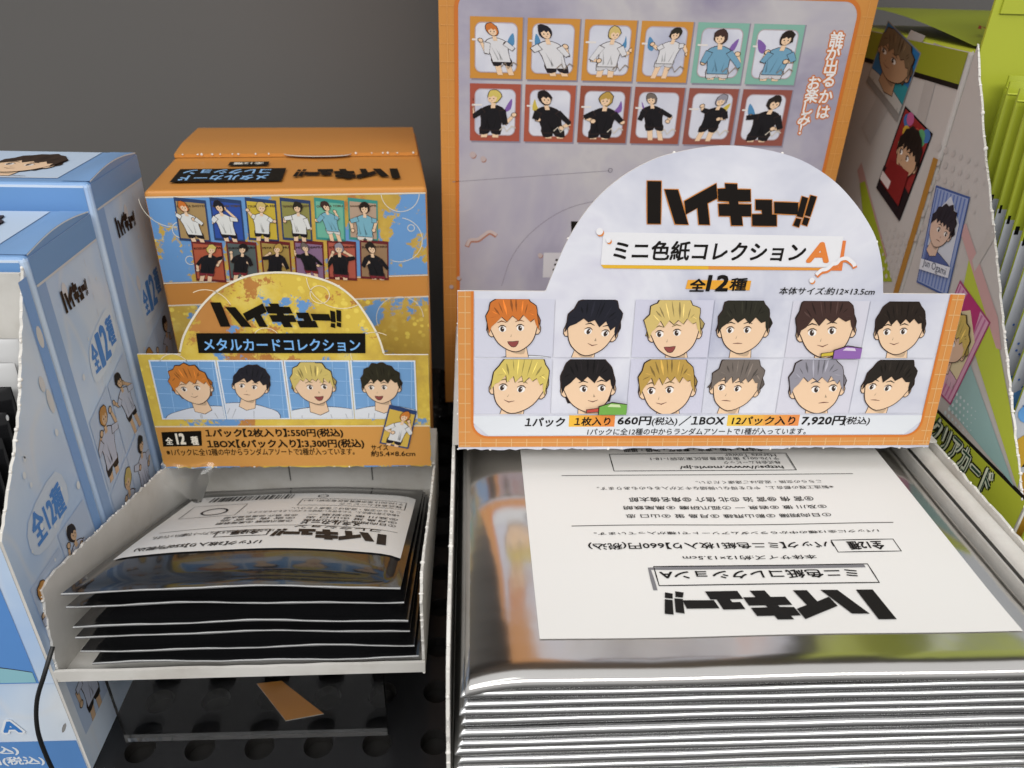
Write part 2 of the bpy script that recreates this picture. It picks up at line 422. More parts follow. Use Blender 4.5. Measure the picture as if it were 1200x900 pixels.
def quadmap(tl, tr, br, bl):
    def f(s, t):
        return tuple((tl[i]*(1-s)+tr[i]*s)*t+(bl[i]*(1-s)+br[i]*s)*(1-t) for i in (0, 1))
    return f
def rectmap(p, q):
    a0, a1 = sorted((p[0], q[0])); b0, b1 = sorted((p[1], q[1]))
    return lambda s, t: (a0+s*(a1-a0), b0+t*(b1-b0))
SKIN = '#e8c6a4'; LINE = '#3a2c28'
def bust(pr, f, asp, hair, shirt, seed, bgc=None, l=0, skin=SKIN, head=0.52, size=1.0):
    """head and shoulders of nobody in particular, as stand-in artwork clipped to its tile"""
    rng = random.Random(seed)
    if bgc is not None: pr.poly([f(*k) for k in ((0,0),(1,0),(1,1),(0,1))], bgc, l)
    cx = 0.5+rng.uniform(-.10, .10); cy = head+rng.uniform(-.05, .03); size *= rng.uniform(.95, 1.14)
    ry = 0.26*size; rx = ry*0.82; tilt = rng.uniform(-.30, .30); look = rng.choice([-1, 1])*rng.uniform(.1, .5); spike = rng.uniform(.03, .20)
    def shade(c, k_):
        c = c.lstrip('#'); return '#%02x%02x%02x' % tuple(min(255, int(int(c[i:i+2], 16)*k_)) for i in (0, 2, 4))
    def put(pts, c, lay):
        g = clip01([(cx+(x+tilt*y)/asp, cy+y-tilt*.5*x) for x, y in pts])
        if len(g) > 2: pr.poly([f(*k) for k in g], c, lay)
    def both(pts, c, lay, w=.009):
        mx = sum(p[0] for p in pts)/len(pts); my = sum(p[1] for p in pts)/len(pts)
        g = []
        for x, y in pts:
            d = math.hypot(x-mx, y-my) or 1; g.append((x+(x-mx)/d*w*size, y+(y-my)/d*w*size))
        put(g, LINE, lay); put(pts, c, lay+0.4)
    def stroke(pts, w, c, lay):
        up = [(x, y+w*math.sin(math.pi*(.12+.76*i/(len(pts)-1)))) for i, (x, y) in enumerate(pts)]
        put(pts+up[::-1], c, lay)
    w = rng.uniform(.50, .62)*size
    both(smooth([(-w, -0.9), (-w*.93, -.44*size), (-w*.5, -.34*size), (0, -.31*size), (w*.5, -.34*size), (w*.93, -.44*size), (w, -.9)], 4), shirt, l+1)
    for q in range(3):
        x = rng.uniform(-.5, .5)*w; put([(x, -.42*size), (x+.012, -.42*size), (x+.06*(1 if x > 0 else -1), -.75*size)], shade(shirt, .78), l+1.6)
    both([(-.085*size, -.1), (.085*size, -.1), (.11*size, -.37*size), (0, -.42*size), (-.11*size, -.37*size)], skin, l+2)
    put(smooth([(-.08*size, -ry*.80), (0, -ry*.98), (.08*size, -ry*.80), (.07*size, -ry*1.12), (-.04*size, -ry*1.05)], 3, True), shade(skin, .84), l+2.7)
    # silhouette of the hair: a loose outline with a few soft locks
    lng = rng.choice([.18, .18, .05, -.25, .1]); n = 15; outer = []
    for i in range(n+1):
        a = math.pi*(-.06+1.12*i/n); k_ = 1.0+(spike if i % 2 else -.01)*rng.uniform(.4, 1.0)
        outer.append((rx*1.16*k_*math.cos(a), ry*1.12*k_*math.sin(a)+.03*size))
    base = [(-rx*1.1, -ry*(.1-lng*.0)), (-rx*.9, -ry*(.35-lng)), (rx*.9, -ry*(.35-lng)), (rx*1.1, -ry*.1)]
    both(smooth(outer, 2)+base, shade(hair, .82), l+3)
    for sg in (-1, 1): both(ellipse(sg*rx*1.02, -ry*.14, .036*size, .06*size, 10), skin, l+3.9)
    both(smooth([(-rx, .1), (-rx*.97, -ry*.25), (-rx*.66+look*.03, -ry*.72), (look*.06, -ry*1.0), (rx*.66+look*.03, -ry*.72), (rx*.97, -ry*.25), (rx, .1), (0, ry*.8)], 4, True), skin, l+4.8)
    ox = look*rx*.75; ey = -ry*.10; mood = rng.choice(['smile', 'flat', 'open', 'smile'])
    for sg in (-1, 1):
        ex = ox+sg*rx*.42*(1-.25*abs(look)); ew = rx*.17; eh = ry*.115
        put(ellipse(ex, ey, ew, eh, 12), '#efe9e4', l+5.6); put(ellipse(ex+look*.03, ey, ew*.52, eh*.9, 12), '#41332c', l+6)
        put(ellipse(ex+look*.03+.008*size, ey+eh*.3, ew*.16, eh*.22, 8), '#efe9e4', l+6.3)
        stroke([(ex-ew*1.1, ey+eh*.55), (ex-ew*.4, ey+eh*1.0), (ex+ew*.4, ey+eh*1.0), (ex+ew*1.1, ey+eh*.55)], .012*size, LINE, l+6.3)
        stroke([(ex-ew*1.2, ey+ry*.24), (ex, ey+ry*.29), (ex+ew*1.2, ey+ry*.24)], .013*size, shade(hair, .6), l+6.3)
    put([(ox*1.2, -ry*.30), (ox*1.2+.014*size*(1 if look > 0 else -1), -ry*.42), (ox*1.2-.006*size, -ry*.42)], shade(skin, .7), l+6)
    mx, my = ox*.95, -ry*.62
    if mood == 'open':
        both(smooth([(mx-rx*.24, my+.01), (mx, my+.0), (mx+rx*.24, my+.01), (mx+rx*.10, my-ry*.17), (mx-rx*.10, my-ry*.17)], 2, True), '#8c4440', l+5.6, .006)
    else:
        d_ = .02*size if mood == 'smile' else 0
        stroke([(mx-rx*.22, my+d_), (mx, my), (mx+rx*.22, my+d_)], .010*size, '#6b3a32', l+6)
    # fringe: pointed locks of uneven length, parted towards one side
    k = rng.choice([4, 5, 6]); part = -look*1.2; fr = [(-rx*1.13, -ry*.22), (-rx*1.0, ry*.02)]
    for i in range(k):
        x0 = -rx*.98+1.96*rx*i/k; x1 = -rx*.98+1.96*rx*(i+1)/k; xm = (x0+x1)/2
        fr += [(xm-(xm/rx-part)*-.05*rx, ry*(.16+.12*rng.random()-.20*abs(xm/rx-part)*.5)), (x1*.98, ry*(.36+.06*rng.random())-(.16*ry if i == k-1 else 0))]
    fr += [(rx*1.0, ry*.02), (rx*1.13, -ry*.22)]
    both(fr+smooth(outer[2:-2], 2), hair, l+7, .007)
    for i in range(11):
        a = math.pi*(.1+.8*(i+rng.uniform(-.3, .3))/10)
        x0, y0 = rx*1.05*math.cos(a), ry*1.03*math.sin(a)+.02; x1, y1 = x0*.75+part*.03, ry*.42+rng.uniform(-.03, .06)
        w_ = .010*size*rng.uniform(.4, 1.2)
        put([(x0-w_*.3, y0), (x0+w_*.3, y0), ((x0+x1)/2+w_, (y0+y1)/2), (x1, y1), ((x0+x1)/2-w_, (y0+y1)/2)], shade(hair, .7) if i % 3 else shade(hair, 1.25), l+7.8)
def figure(pr, f, asp, hair, shirt, legs, seed, l=0, skin=SKIN):
    """a small drawn person of no particular identity, as stand-in artwork"""
    rng = random.Random(seed)
    cx = 0.5+rng.uniform(-.10, .10); tl = rng.uniform(-.34, .34); sc = rng.uniform(.95, 1.22)
    def put(pts, c, lay, ol=.011):
        if ol:
            mx = sum(p[0] for p in pts)/len(pts); my = sum(p[1] for p in pts)/len(pts); g = []
            for x, y in pts:
                d = math.hypot(x-mx, y-my) or 1; g.append((x+(x-mx)/d*ol, y+(y-my)/d*ol))
            put(g, LINE, lay-.2, 0)
        g = clip01([(cx+sc*(x+tl*(y-.4))/asp, .96-sc*(.9-y)) for x, y in pts])
        if len(g) > 2: pr.poly([f(*k) for k in g], c, lay)
    sh = .17
    for sg in (-1, 1): put([(sg*.03, .2), (sg*.12, .2), (sg*.13, -.1), (sg*.05, -.1)], skin, l+.7)
    put(smooth([(-.14, .13), (-.12, .32), (.12, .32), (.14, .13), (.02, .15), (0, .2), (-.02, .15)], 2, True), legs, l+1)
    put(smooth([(-sh*.8, .2), (-sh*.85, .4), (-sh, .54), (-.06, .62), (.06, .62), (sh, .54), (sh*.85, .4), (sh*.8, .2)], 2), shirt, l+2)
    dk = '#%02x%02x%02x' % tuple(int(int(shirt[i:i+2], 16)*.78) for i in (1, 3, 5))
    for q in range(3):
        x = rng.uniform(-.1, .1); put([(x, .22), (x+.02, .25), (x+.04*rng.choice([-1, 1]), rng.uniform(.38, .5))], dk, l+2.3, 0)
    for sg in (-1, 1):
        ex = sg*(sh+rng.uniform(.02, .13)); ey = rng.uniform(.3, .6); hx = sg*(sh+rng.uniform(-.1, .16)); hy = rng.uniform(.25, .75)
        def limb(p, q, w, c, lay):
            d = math.hypot(q[0]-p[0], q[1]-p[1]) or 1; nx, ny = -(q[1]-p[1])/d*w, (q[0]-p[0])/d*w
            put([(p[0]+nx, p[1]+ny), (q[0]+nx*.8, q[1]+ny*.8), (q[0]-nx*.8, q[1]-ny*.8), (p[0]-nx, p[1]-ny)], c, lay)
        limb((ex, ey), (hx, hy), .028, skin, l+2.7); put(ellipse(hx, hy, .034, .034, 8), skin, l+2.9); limb((sg*sh*.8, .54), (ex, ey), .045, shirt, l+3.3)
    put([(-.03, .58), (.03, .58), (.03, .7), (-.03, .7)], skin, l+3.4, 0)
    lk = rng.uniform(-.025, .025)
    put([(x*rng.uniform(.9, 1.2), .78+(y-.78)*rng.uniform(.95, 1.22)) for x, y in ellipse(0, .78, .085, .10, 14)], hair, l+3.9)
    put(ellipse(lk, .745, .062, .075, 12), skin, l+4.2, 0)
    put([(-.075, .77), (-.07, .82), (0, .86), (.07, .82), (.075, .77), (.045, .79), (.02, .765), (-.01, .795), (-.04, .77)], hair, l+4.5, 0)
    for sg in (-1, 1): put(ellipse(lk*1.3+sg*.026, .742, .009, .012, 6), LINE, l+4.6, 0)
    put([(lk*1.3-.016, .706), (lk*1.3+.016, .706), (lk*1.3, .700)], '#7b4038', l+4.6, 0)

# ------------------------------------------------------------------ setting
def board(name, a, b, mt):
    mb = MB(); mb.box(a, b, mt); return tag(mb.build(name), kind='structure')
# shelf board pierced by rows of round holes
mb = MB()
px = 1.68; py = 1.75; r = 0.42
nx, ny = 40, 19; gx0 = -9.41-15*px; gy0 = 14.35-4*py
for i in range(nx):
    for j in range(ny):
        cx = gx0+i*px; cy = gy0+j*py
        sq = [(cx-px/2, cy-py/2), (cx, cy-py/2), (cx+px/2, cy-py/2), (cx+px/2, cy), (cx+px/2, cy+py/2), (cx, cy+py/2), (cx-px/2, cy+py/2), (cx-px/2, cy)]
        ci = [(cx+r*math.cos(math.radians(a)), cy+r*math.sin(math.radians(a))) for a in (225, 270, 315, 0, 45, 90, 135, 180)]
        ci2 = [(cx+r*math.cos(math.radians(a)), cy+r*math.sin(math.radians(a))) for a in range(225, 225+360, 15)]
        pts = [(x, y, FLOOR) for x, y in sq]+[(x, y, FLOOR) for x, y in ci2]
        fs = []
        for k in range(8):
            arc = [8+(k*3+q) % 24 for q in range(4)]
            fs.append([k, (k+1) % 8]+arc[::-1])
        mb.mesh(pts, fs, M_shelf)
        mb.mesh([(x, y, FLOOR) for x, y in ci2]+[(x, y, FLOOR-.4) for x, y in ci2], [(k, (k+1) % 24, 24+(k+1) % 24, 24+k) for k in range(24)], M_hole)
tag(mb.build('shelf_board'), kind='structure')
board('shelf_underside', (-60, -2, FLOOR-1.6), (60, 42, FLOOR-.42), M_hole)
board('back_panel', (-60, 37, FLOOR-1.5), (60, 38, 40), M_back)
board('shade_shelf', (-60, 25, 15), (60, 37, 16), M_card)  # unseen shelf added to shade the boxes and panel at the back

# ------------------------------------------------------------------ clear risers
def riser(label, x0, x1, y0, y1, zf, zr, lip):
    t = thing('acrylic_riser', label, 'display riser', ((x0+x1)/2, (y0+y1)/2, FLOOR))
    mb = MB(); e = 0.25
    fr = Frame((x0, 0, 0), (0, -1, 0), (0, 0, 1))
    def plate(p):
        m2 = MB(); n = len(p)
        pts = [(x0, a, b) for a, b in p]+[(x1, a, b) for a, b in p]
        m2.mesh(pts, [list(range(n))[::-1], list(range(n, 2*n))]+[(i, (i+1) % n, n+(i+1) % n, n+i) for i in range(n)], M_acryl)
        return m2
    plate([(y0, zf-e), (y1, zr-e), (y1, zr), (y0, zf)]).build('top_plate', t)
    plate([(y0, FLOOR+.01), (y0+e, FLOOR+.01), (y0+e, zf-e-.02), (y0, zf-e-.02)]).build('front_plate', t)
    plate([(y1-e, FLOOR+.01), (y1, FLOOR+.01), (y1, zr-e-.02), (y1-e, zr-e-.02)]).build('rear_plate', t)
    return t
riser('clear acrylic riser under the tray of black packs', -9.9, -2.4, 14.6, 23.8, -16.75, -18.05, True)
riser('clear acrylic riser under the closed orange and blue box', -9.9, -1.4, 24.3, 33, -18.05, -18.05, True)
riser('clear acrylic riser under the tray of silver packs', -.4, 14.0, 12.4, 35, -17.2, -17.2, True)
riser('clear acrylic riser under the lime display box', 15.1, 25, 15.4, 34, -17.2, -17.2, True)
# orange patch on the shelf, put in for the reflection in the riser
mb = MB()
mb.prism(FL, [(-6.63, 16.63), (-5.88, 16.71), (-4.38, 15.49), (-5.46, 15.28)], 0.03, M_orange)
tag(mb.build('reflection_patch'), 'orange patch standing in for a reflection in the clear riser', 'reflection patch')

# ------------------------------------------------------------------ silver packs and their carton
def clamp(x, a=0.0, b=1.0): return max(a, min(b, x))
def spaced(a, b, n, edge, ne):
    """parameters from a to b, dense within edge of both ends"""
    e = [a+edge*(1-math.cos(math.pi/2*i/ne)) for i in range(ne)]
    mid = [a+edge+(b-a-2*edge)*i/n for i in range(n+1)]
    return e+mid+[a+b-x for x in e[::-1]]
def pouch(x0, x1, y0, y1, mid, T, r, mt, nx=14, ny=14, ne=5, rx=None):
    """sealed bag: rounded edges, its middle surface given by mid(x, y)"""
    rx = rx or r
    mb = MB(); xs = spaced(x0, x1, nx, rx, ne); ys = spaced(y0, y1, ny, r, ne)
    def e(x, y):
        ex = 1-clamp(min(x-x0, x1-x)/rx); ey = 1-clamp(min(y-y0, y1-y)/r)
        return math.sqrt(max(0.0, 1-ex*ex))*math.sqrt(max(0.0, 1-ey*ey))
    mb.grid(lambda x, y: (x, y, mid(x, y)+T/2*e(x, y)), xs, ys, mt)
    mb.grid(lambda x, y: (x, y, mid(x, y)-T/2*e(x, y)), xs, ys, mt, flip=True)
    return mb
def ftop(x, y):                     # top skin of the uppermost silver pack
    z = -13.2
    z += 0.11*clamp((13.6-y)/2.8)**2
    z -= 0.10*clamp((10.92-y)/.34)**2.0
    z -= 0.22*clamp((1.25-x)/1.3)**2
    z -= 0.20*clamp((x-12.2)/1.2)**2
    z += 0.018*math.sin(x*0.9+1.0)*math.sin(y*0.7)
    return z
class OnTop(Frame):
    def pt(s, a, b, off=0.0): return (-a, -b, ftop(-a, -b)+off)
ORD = ['topmost', 'second', 'third', 'fourth', 'fifth', 'sixth', 'seventh', 'eighth', 'ninth', 'tenth', 'eleventh', 'twelfth']
rng = random.Random(4)
for i in range(12):
    lab = ('topmost silver foil pack carrying the large white label' if i == 0 else
           '%s silver foil pack from the top of the right-hand stack' % ORD[i])
    t = thing('foil_pack', lab, 'foil pack', (6.6, 18.5, -13.6-i*.305), 'silver foil packs stacked in the right-hand tray')
    if i == 0:
        mb = pouch(-.1, 13.3, 10.58, 25.8, lambda x, y: ftop(x, y)-.11, .22, .12, M_silver, 60, 60, 7)
        mb.build('pouch', t)
    else:
        zc = -13.31-i*.315; j = rng.uniform(-.06, .06); jx = rng.uniform(-.05, .05); ph = rng.uniform(0, 6)
        tw = rng.uniform(-.02, .02)
        mid = lambda x, y, zc=zc, ph=ph, tw=tw: zc+.013*math.sin(x*.5+ph)+.005*math.sin(x*2.1+2*ph)+tw*(x-6.6)/6.6
        T = .262+rng.uniform(-.03, .02)
        pouch(-.12-.024*i+jx, 13.3+jx, 10.66+j, 25.8, mid, T, .15, M_foil, 40, 6, 8).build('pouch', t)
    if i == 0:
        F = OnTop(LB.o, LB.u, LB.v); F.n = LB.n
        pr = Print(F, .03)
        xs = [-12.5+.2*k for k in range(56)]; ys = [-22.6+.2*k for k in range(55)]
        xs[-1] = -1.53; ys[-1] = -11.7
        pr.grid(lambda a, b: F.pt(a, b, .02), xs, ys, M_label)
        lb = pr.build('label', t)
        K = '#1b1a1a'; pr = Print(F, .03)
        title(pr, (-9.75, -12.1), (-4.45, -13.1), K, 1, shear=0.0)
        a, b = (-9.54, -13.78), (-4.61, -13.48)
        pr.text('ミニ色紙コレクションA', a, b, K, 1, 0.028)
        c0, c1 = (-9.92, -13.75), (-4.39, -13.4)
        a0, a1 = (-9.87, -13.88)[0]-.05, (-4.57, -13.97)[0]+.05; b0, b1 = (-7.17, -13.3)[1], (-7.39, -13.94)[1]
        pr.line([(a0, b0), (a1, b0), (a1, b1), (a0, b1)], .035, K, 0, closed=True)
        pr.line([(a0+.1, b1+.07), (a1+.12, b1+.07), (a1+.12, b0+.15)], .1, '#77767a', 0)
        def tx(s, p, q, bold=0.012): pr.text(s, p, q, K, 1, bold)
        tx('本体サイズ:約12×13.5cm', (-8.73, -14.3), (-5.32, -14.14))
        tx('1パック【ミニ色紙1枚入り】660円(税込)', (-9.37, -14.83), (-3.0, -14.55), .02)
        tx('全12種', (-10.66, -14.77), (-9.72, -14.44), .03)
        p, q = (-11.01, -14.83), (-9.36, -14.38)
        pr.line([p, (q[0], p[1]), q, (p[0], q[1])], .03, K, 0, closed=True)
        tx('1パックに全12種の中からランダムアソートで1種が入っています。', (-10.78, -15.21), (-3.21, -15.1))
        def rule(y, x0, x1):
            p, q = (-7.93, -15.49), (-8.68, -17.67)
            return p
        for p, q in (((-11.34, -15.4), (-2.67, -15.57)), ((-11.21, -17.63), (-2.64, -17.74))):
            pr.line([(p[0], (p[1]+q[1])/2), (q[0], (p[1]+q[1])/2)], .03, '#55534f', 0)
        tx('①日向翔陽 ②影山飛雄 ③月島 蛍 ④山口 忠', (-9.78, -15.92), (-4.17, -15.76))
        tx('⑤及川 徹 ⑥岩泉 一 ⑦孤爪研磨 ⑧黒尾鉄朗', (-9.8, -16.27), (-4.17, -16.11))
        tx('⑨宮 侑 ⑩宮 治 ⑪北 信介 ⑫角名倫太郎', (-9.57, -16.65), (-4.39, -16.44))
        tx('※製造工程の都合上、やむを得ない微細なキズが入るものもあります。', (-10.36, -17.13), (-3.57, -16.98), 0)
        tx('こちらの交換・返品はご遠慮ください。', (-10.11, -17.39), (-6.45, -17.25), 0)
        tx('https://www.movic.jp/', (-9.26, -18.15), (-6.15, -17.95), .03)
        tx('株式会社ムービック', (-9.25, -18.35), (-7.54, -18.19), 0)
        tx('〒170-0013 東京都豊島区東池袋1-18-1', (-9.27, -18.55), (-5.38, -18.39), 0)
        tx('Hareza Tower', (-9.24, -18.7), (-7.67, -18.56), 0)
        p, q = (-9.6, -17.89), (-4.19, -18.75)
        pr.line([p, (q[0], p[1]), (q[0], q[1]), (p[0], q[1])], .03, K, 0, closed=True)
        p, q = (-9.57, -17.89), (-9.56, -18.7)
        pr.rect(p, (q[0], (-9.56, -18.7)[1]), K, 0)
        p, q = (-8.95, -18.84), (-4.66, -19.06)
        pr.text('名古屋・大阪・東京・豊島区・池袋・福岡', (p[0], p[1]), (q[0], q[1]), K, 1, .02)
        pr.build('label_lettering', lb, t)

# carton of the silver packs with its big header card
# (an unseen lid behind the header card is added to darken the inside)
t = thing('display_carton', 'open white carton of silver packs with large orange-edged header card', 'display box', (6.8, 18.5, -17.1))
rng = random.Random(8)
LW = Frame((-.50, 0, 0), (0, -1, 0), (0, 0, 1))
mb = MB()
prof = [(-26.6, -17.1), (-10.5, -17.1)]
top = [(-10.5, -17.1), (-10.52, -15.6), (-10.75, -14.4), (-11.3, -13.5), (-12.4, -13.05), (-14.5, -12.95), (-18.4, -12.75)]
edge = []
for p, q in zip(top, top[1:]): edge += jag(p, q, .22, .045, rng)
edge.append(top[-1])
mb.prism(LW, [(-26.6, -17.1)]+edge+[(-26.6, -12.75)], .08, M_card)
for p, q in zip(top, top[1:]): mb.tufts(LW, p, q, .30, .055, -.04, rng.randint(0, 99))
mb.build('carton_side', t)
RW = Frame((14.12, 0, 0), (0, -1, 0), (0, 0, 1))
mb = MB()
top = [(-10.5, -12.95), (-18.3, -12.75)]
edge = jag(top[0], top[1], .2, .03, rng)+[top[1]]
mb.prism(RW, [(-26.6, -17.1), (-10.5, -17.1)]+edge+[(-26.6, -12.75)], -.08, M_card)
mb.tufts(RW, top[0], top[1], .35, .045, .04, 5)
# folded inner flap of the right wall: a rounded roll of card
def flap(u, v):
    a = math.pi*u
    return (14.06-.26+.26*math.cos(a), v, -13.12+.22*math.sin(a))
mb.grid(flap, [i/8 for i in range(9)], [10.5+i*.8 for i in range(21)], M_card)
mb.box((13.50, 10.5, -17.0), (13.56, 26.5, -13.25), M_card)
mb.build('carton_side', t)
mb = MB()
mb.box((-.45, 10.28, -17.1), (14.1, 26.6, -17.02), M_card)
mb.build('carton_base', t)
mb = MB(); mb.box((-.42, 26.52, -17.0), (14.05, 26.6, -12.7), M_card); mb.build('carton_back', t)
mb = MB(); mb.box((-.48, 18.6, -12.72), (14.1, 26.58, -12.66), M_card); mb.build('shade_lid', t)
mb = MB(); mb.box((-.42, 10.30, -17.0), (14.05, 10.38, -16.75), M_card); mb.build('carton_lip', t)
# header card
arc = smooth([(1.96, -0.06), (2.16, 0.51), (2.52, 1.4), (3.0, 2.19), (3.6, 2.81), (4.31, 3.27), (5.04, 3.54), (6.19, 3.73), (7.27, 3.66), (8.23, 3.43), (9.12, 2.97), (9.78, 2.43), (10.29, 1.87), (10.61, 1.39), (10.89, 0.69), (11.05, -0.02)], 4)
xl, xr, yb, yt = -.31, 13.32, -4.55, .02
bot = jag((xl, yb), (xr, yb), .16, .03, rng)+[(xr, yb)]
outline = bot+[(xr, yt)]+[(arc[-1][0], yt)]+arc[::-1][1:-1]+[(arc[0][0], yt), (xl, yt)]
mb = MB()
mb.prism(H, outline, .07, CLOUD_H, M_tuft)
mb.tufts(H, (xl, yb), (xr, yb), .62, .05, -.03, 3)
mb.tufts(H, (xl, yb), (xl, yt), .5, .035, -.03, 4)
for p in (arc[8], arc[24], arc[34], arc[52]): mb.blob(H.pt(p[0], p[1], -.03), .035, M_tuft, rng)
hd = mb.build('header_card', t)
pr = Print(H)
OR = '#d08c48'; OR2 = '#cf762c'
ia, ib = (0.13, -0.19), (12.9, -0.15)
il, ir, ibot = .08, 12.93, -4.17
rr = .45
inner = [(il, yt), (il, ibot+rr)]+[(il+rr-rr*math.cos(a), ibot+rr-rr*math.sin(a)) for a in [math.pi/2*k/6 for k in range(1, 6)]]+[(il+rr, ibot)]
inr = [(ir-rr, ibot)]+[(ir-rr+rr*math.sin(a), ibot+rr-rr*math.cos(a)) for a in [math.pi/2*k/6 for k in range(1, 6)]]+[(ir, ibot+rr), (ir, yt)]
pr.poly([(xl+.01, yt-.01), (xl+.01, yb+.08), ((il+ir)/2, yb+.08), ((il+ir)/2, ibot)]+inner[::-1][0:1]+inner[::-1][1:], OR)
pr.poly([((il+ir)/2, ibot), ((il+ir)/2, yb+.08), (xr-.01, yb+.08), (xr-.01, yt-.01)]+inr[::-1], OR)
pr.line(inner+inr, .07, OR2, 1)
gl = '#dcb27a'
for k in range(40):
    x = xl+.2+k*.43
    if x < xr-.05: pr.line([(x, yb+.09), (x, ibot-.05)], .022, gl, 1)
for k in range(12):
    y = yt-.15-k*.43
    if y > yb+.1: pr.line([(xl+.03, y), (il-.05, y)], .022, gl, 1); pr.line([(ir+.05, y), (xr-.03, y)], .022, gl, 1)
pr.line([(xl+.03, yb+.22), (xr-.03, yb+.22)], .02, gl, 1)
pr.line([(xl+.2, yb+.1), (xl+.2, yt)], .02, gl, 1.5); pr.line([(xr-.2, yb+.1), (xr-.2, yt)], .02, gl, 1.5)
pr.poly([(il+.03, ibot+rr), (il+.03, -3.52), (ir-.03, -3.52), (ir-.03, ibot+rr), (ir-rr, ibot+.05), (il+rr, ibot+.05)], '#d8dbe0', 0.6)
pr.build('printed_border', hd, t)
# price lettering
K = '#1d1b1a'; pr = Print(H)
def hl(p, q, c1, c2, l=1):
    n = 6
    for k in range(n):
        f = k/(n-1); c = '#%02x%02x%02x' % tuple(int(int(c1[i:i+2], 16)*(1-f)+int(c2[i:i+2], 16)*f) for i in (1, 3, 5))
        a0, a1 = p[0]+(q[0]-p[0])*k/n, p[0]+(q[0]-p[0])*(k+1)/n
        pr.rect((a0, p[1]), (a1, q[1]), c, l)
hl((2.77, -3.5), (4.06, -3.85), '#eab63c', '#e0853c')
hl((7.26, -3.5), (9.33, -3.84), '#e8c04a', '#e08a48')
for s, p, q, bo, sh in (('１パック', (1.55, -3.56), (2.66, -3.85), .03, .12), ('１枚入り', (2.93, -3.55), (3.94, -3.82), .025, .12),
        ('660円', (4.14, -3.53), (5.09, -3.81), .035, .12), ('(税込)', (5.11, -3.56), (5.84, -3.84), .015, .12), ('／', (5.88, -3.52), (6.22, -3.83), .02, 0),
        ('１BOX', (6.24, -3.54), (7.18, -3.8), .035, .12), ('12パック入り', (7.4, -3.54), (9.22, -3.81), .025, .12), ('7,920円', (9.4, -3.53), (10.66, -3.84), .035, .12),
        ('(税込)', (10.63, -3.56), (11.4, -3.84), .015, .12), ('1パックに全12種の中からランダムアソートで1種が入っています。', (3.31, -3.9), (9.59, -4.11), .012, .1)):
    pr.text(s, p, q, K, 2, bo, sh)
pr.build('price_lettering', hd, t)
# title lettering
pr = Print(H)
title(pr, (4.42, 1.76), (8.79, 2.86), '#17120f', 1, '#c9803a')
pr.build('title_lettering', hd, t)
pr = Print(H)
st = [(3.4, 1.58), (9.67, 1.54), (9.75, 0.73), (3.39, 0.74)]
pr.poly(st, '#e2e1e4', 0.5)
pr.poly([(3.39, 0.74), (6.21, 0.73), (6.22, 0.64), (3.47, 0.65)], '#dfae2e', 1)
pr.poly([(6.21, 0.73), (9.75, 0.71), (9.76, 0.64), (6.22, 0.64)], '#dc9138', 1)
pr.poly([(9.67, 1.43), (9.76, 1.43), (9.79, 0.64), (9.46, 0.64), (9.45, 0.73), (9.68, 0.73)], '#dd7a3c', 1.5)
pr.text('ミニ色紙コレクション', (3.7, 1.38), (8.74, 0.86), '#191614', 2, .025, 0.08)
pr.text('A', (8.8, 1.39), (9.43, 0.84), '#dd7f37', 2, .06, 0.12)
sq = smooth([(9.11, 0.53), (9.23, 0.65), (9.38, 0.69), (9.5, 0.81), (9.61, 0.84), (9.69, 0.94), (9.86, 0.97), (10.05, 0.85), (10.11, 0.76)], 6)
pr.line([(a+.02, b-.05) for a, b in sq], .12, '#d97b3e', 3); pr.line(sq, .095, '#e6e4e6', 4)
for x, y, r_ in ((702.5, 271, .09), (713, 281, .06), (951, 328, .07)):
    pass
for (a, b), r_ in (((3.3, 1.6), .09), ((3.54, 1.38), .065), ((9.02, 0.38), .07)):
    pr.poly(ellipse(a+.03, b-.04, r_, r_, 16), '#d98645', 3); pr.poly(ellipse(a, b, r_, r_, 16), '#e6e4e6', 4)
pr.poly([(5.71, 0.36), (7.4, 0.35), (7.39, 0.09), (5.67, 0.12)], '#e3a235', 1)
pr.text('全', (5.77, 0.4), (6.2, 0.04), '#191614', 2, .035, .1); pr.text('12', (6.22, 0.51), (6.82, 0.05), '#191614', 2, .05, .1); pr.text('種', (6.84, 0.43), (7.3, 0.07), '#191614', 2, .035, .1)
pr.text('本体サイズ:約12×13.5cm', (8.2, 0.19), (10.8, -0.02), K, 2, .012, .15)
pr.build('subtitle_lettering', hd, t)
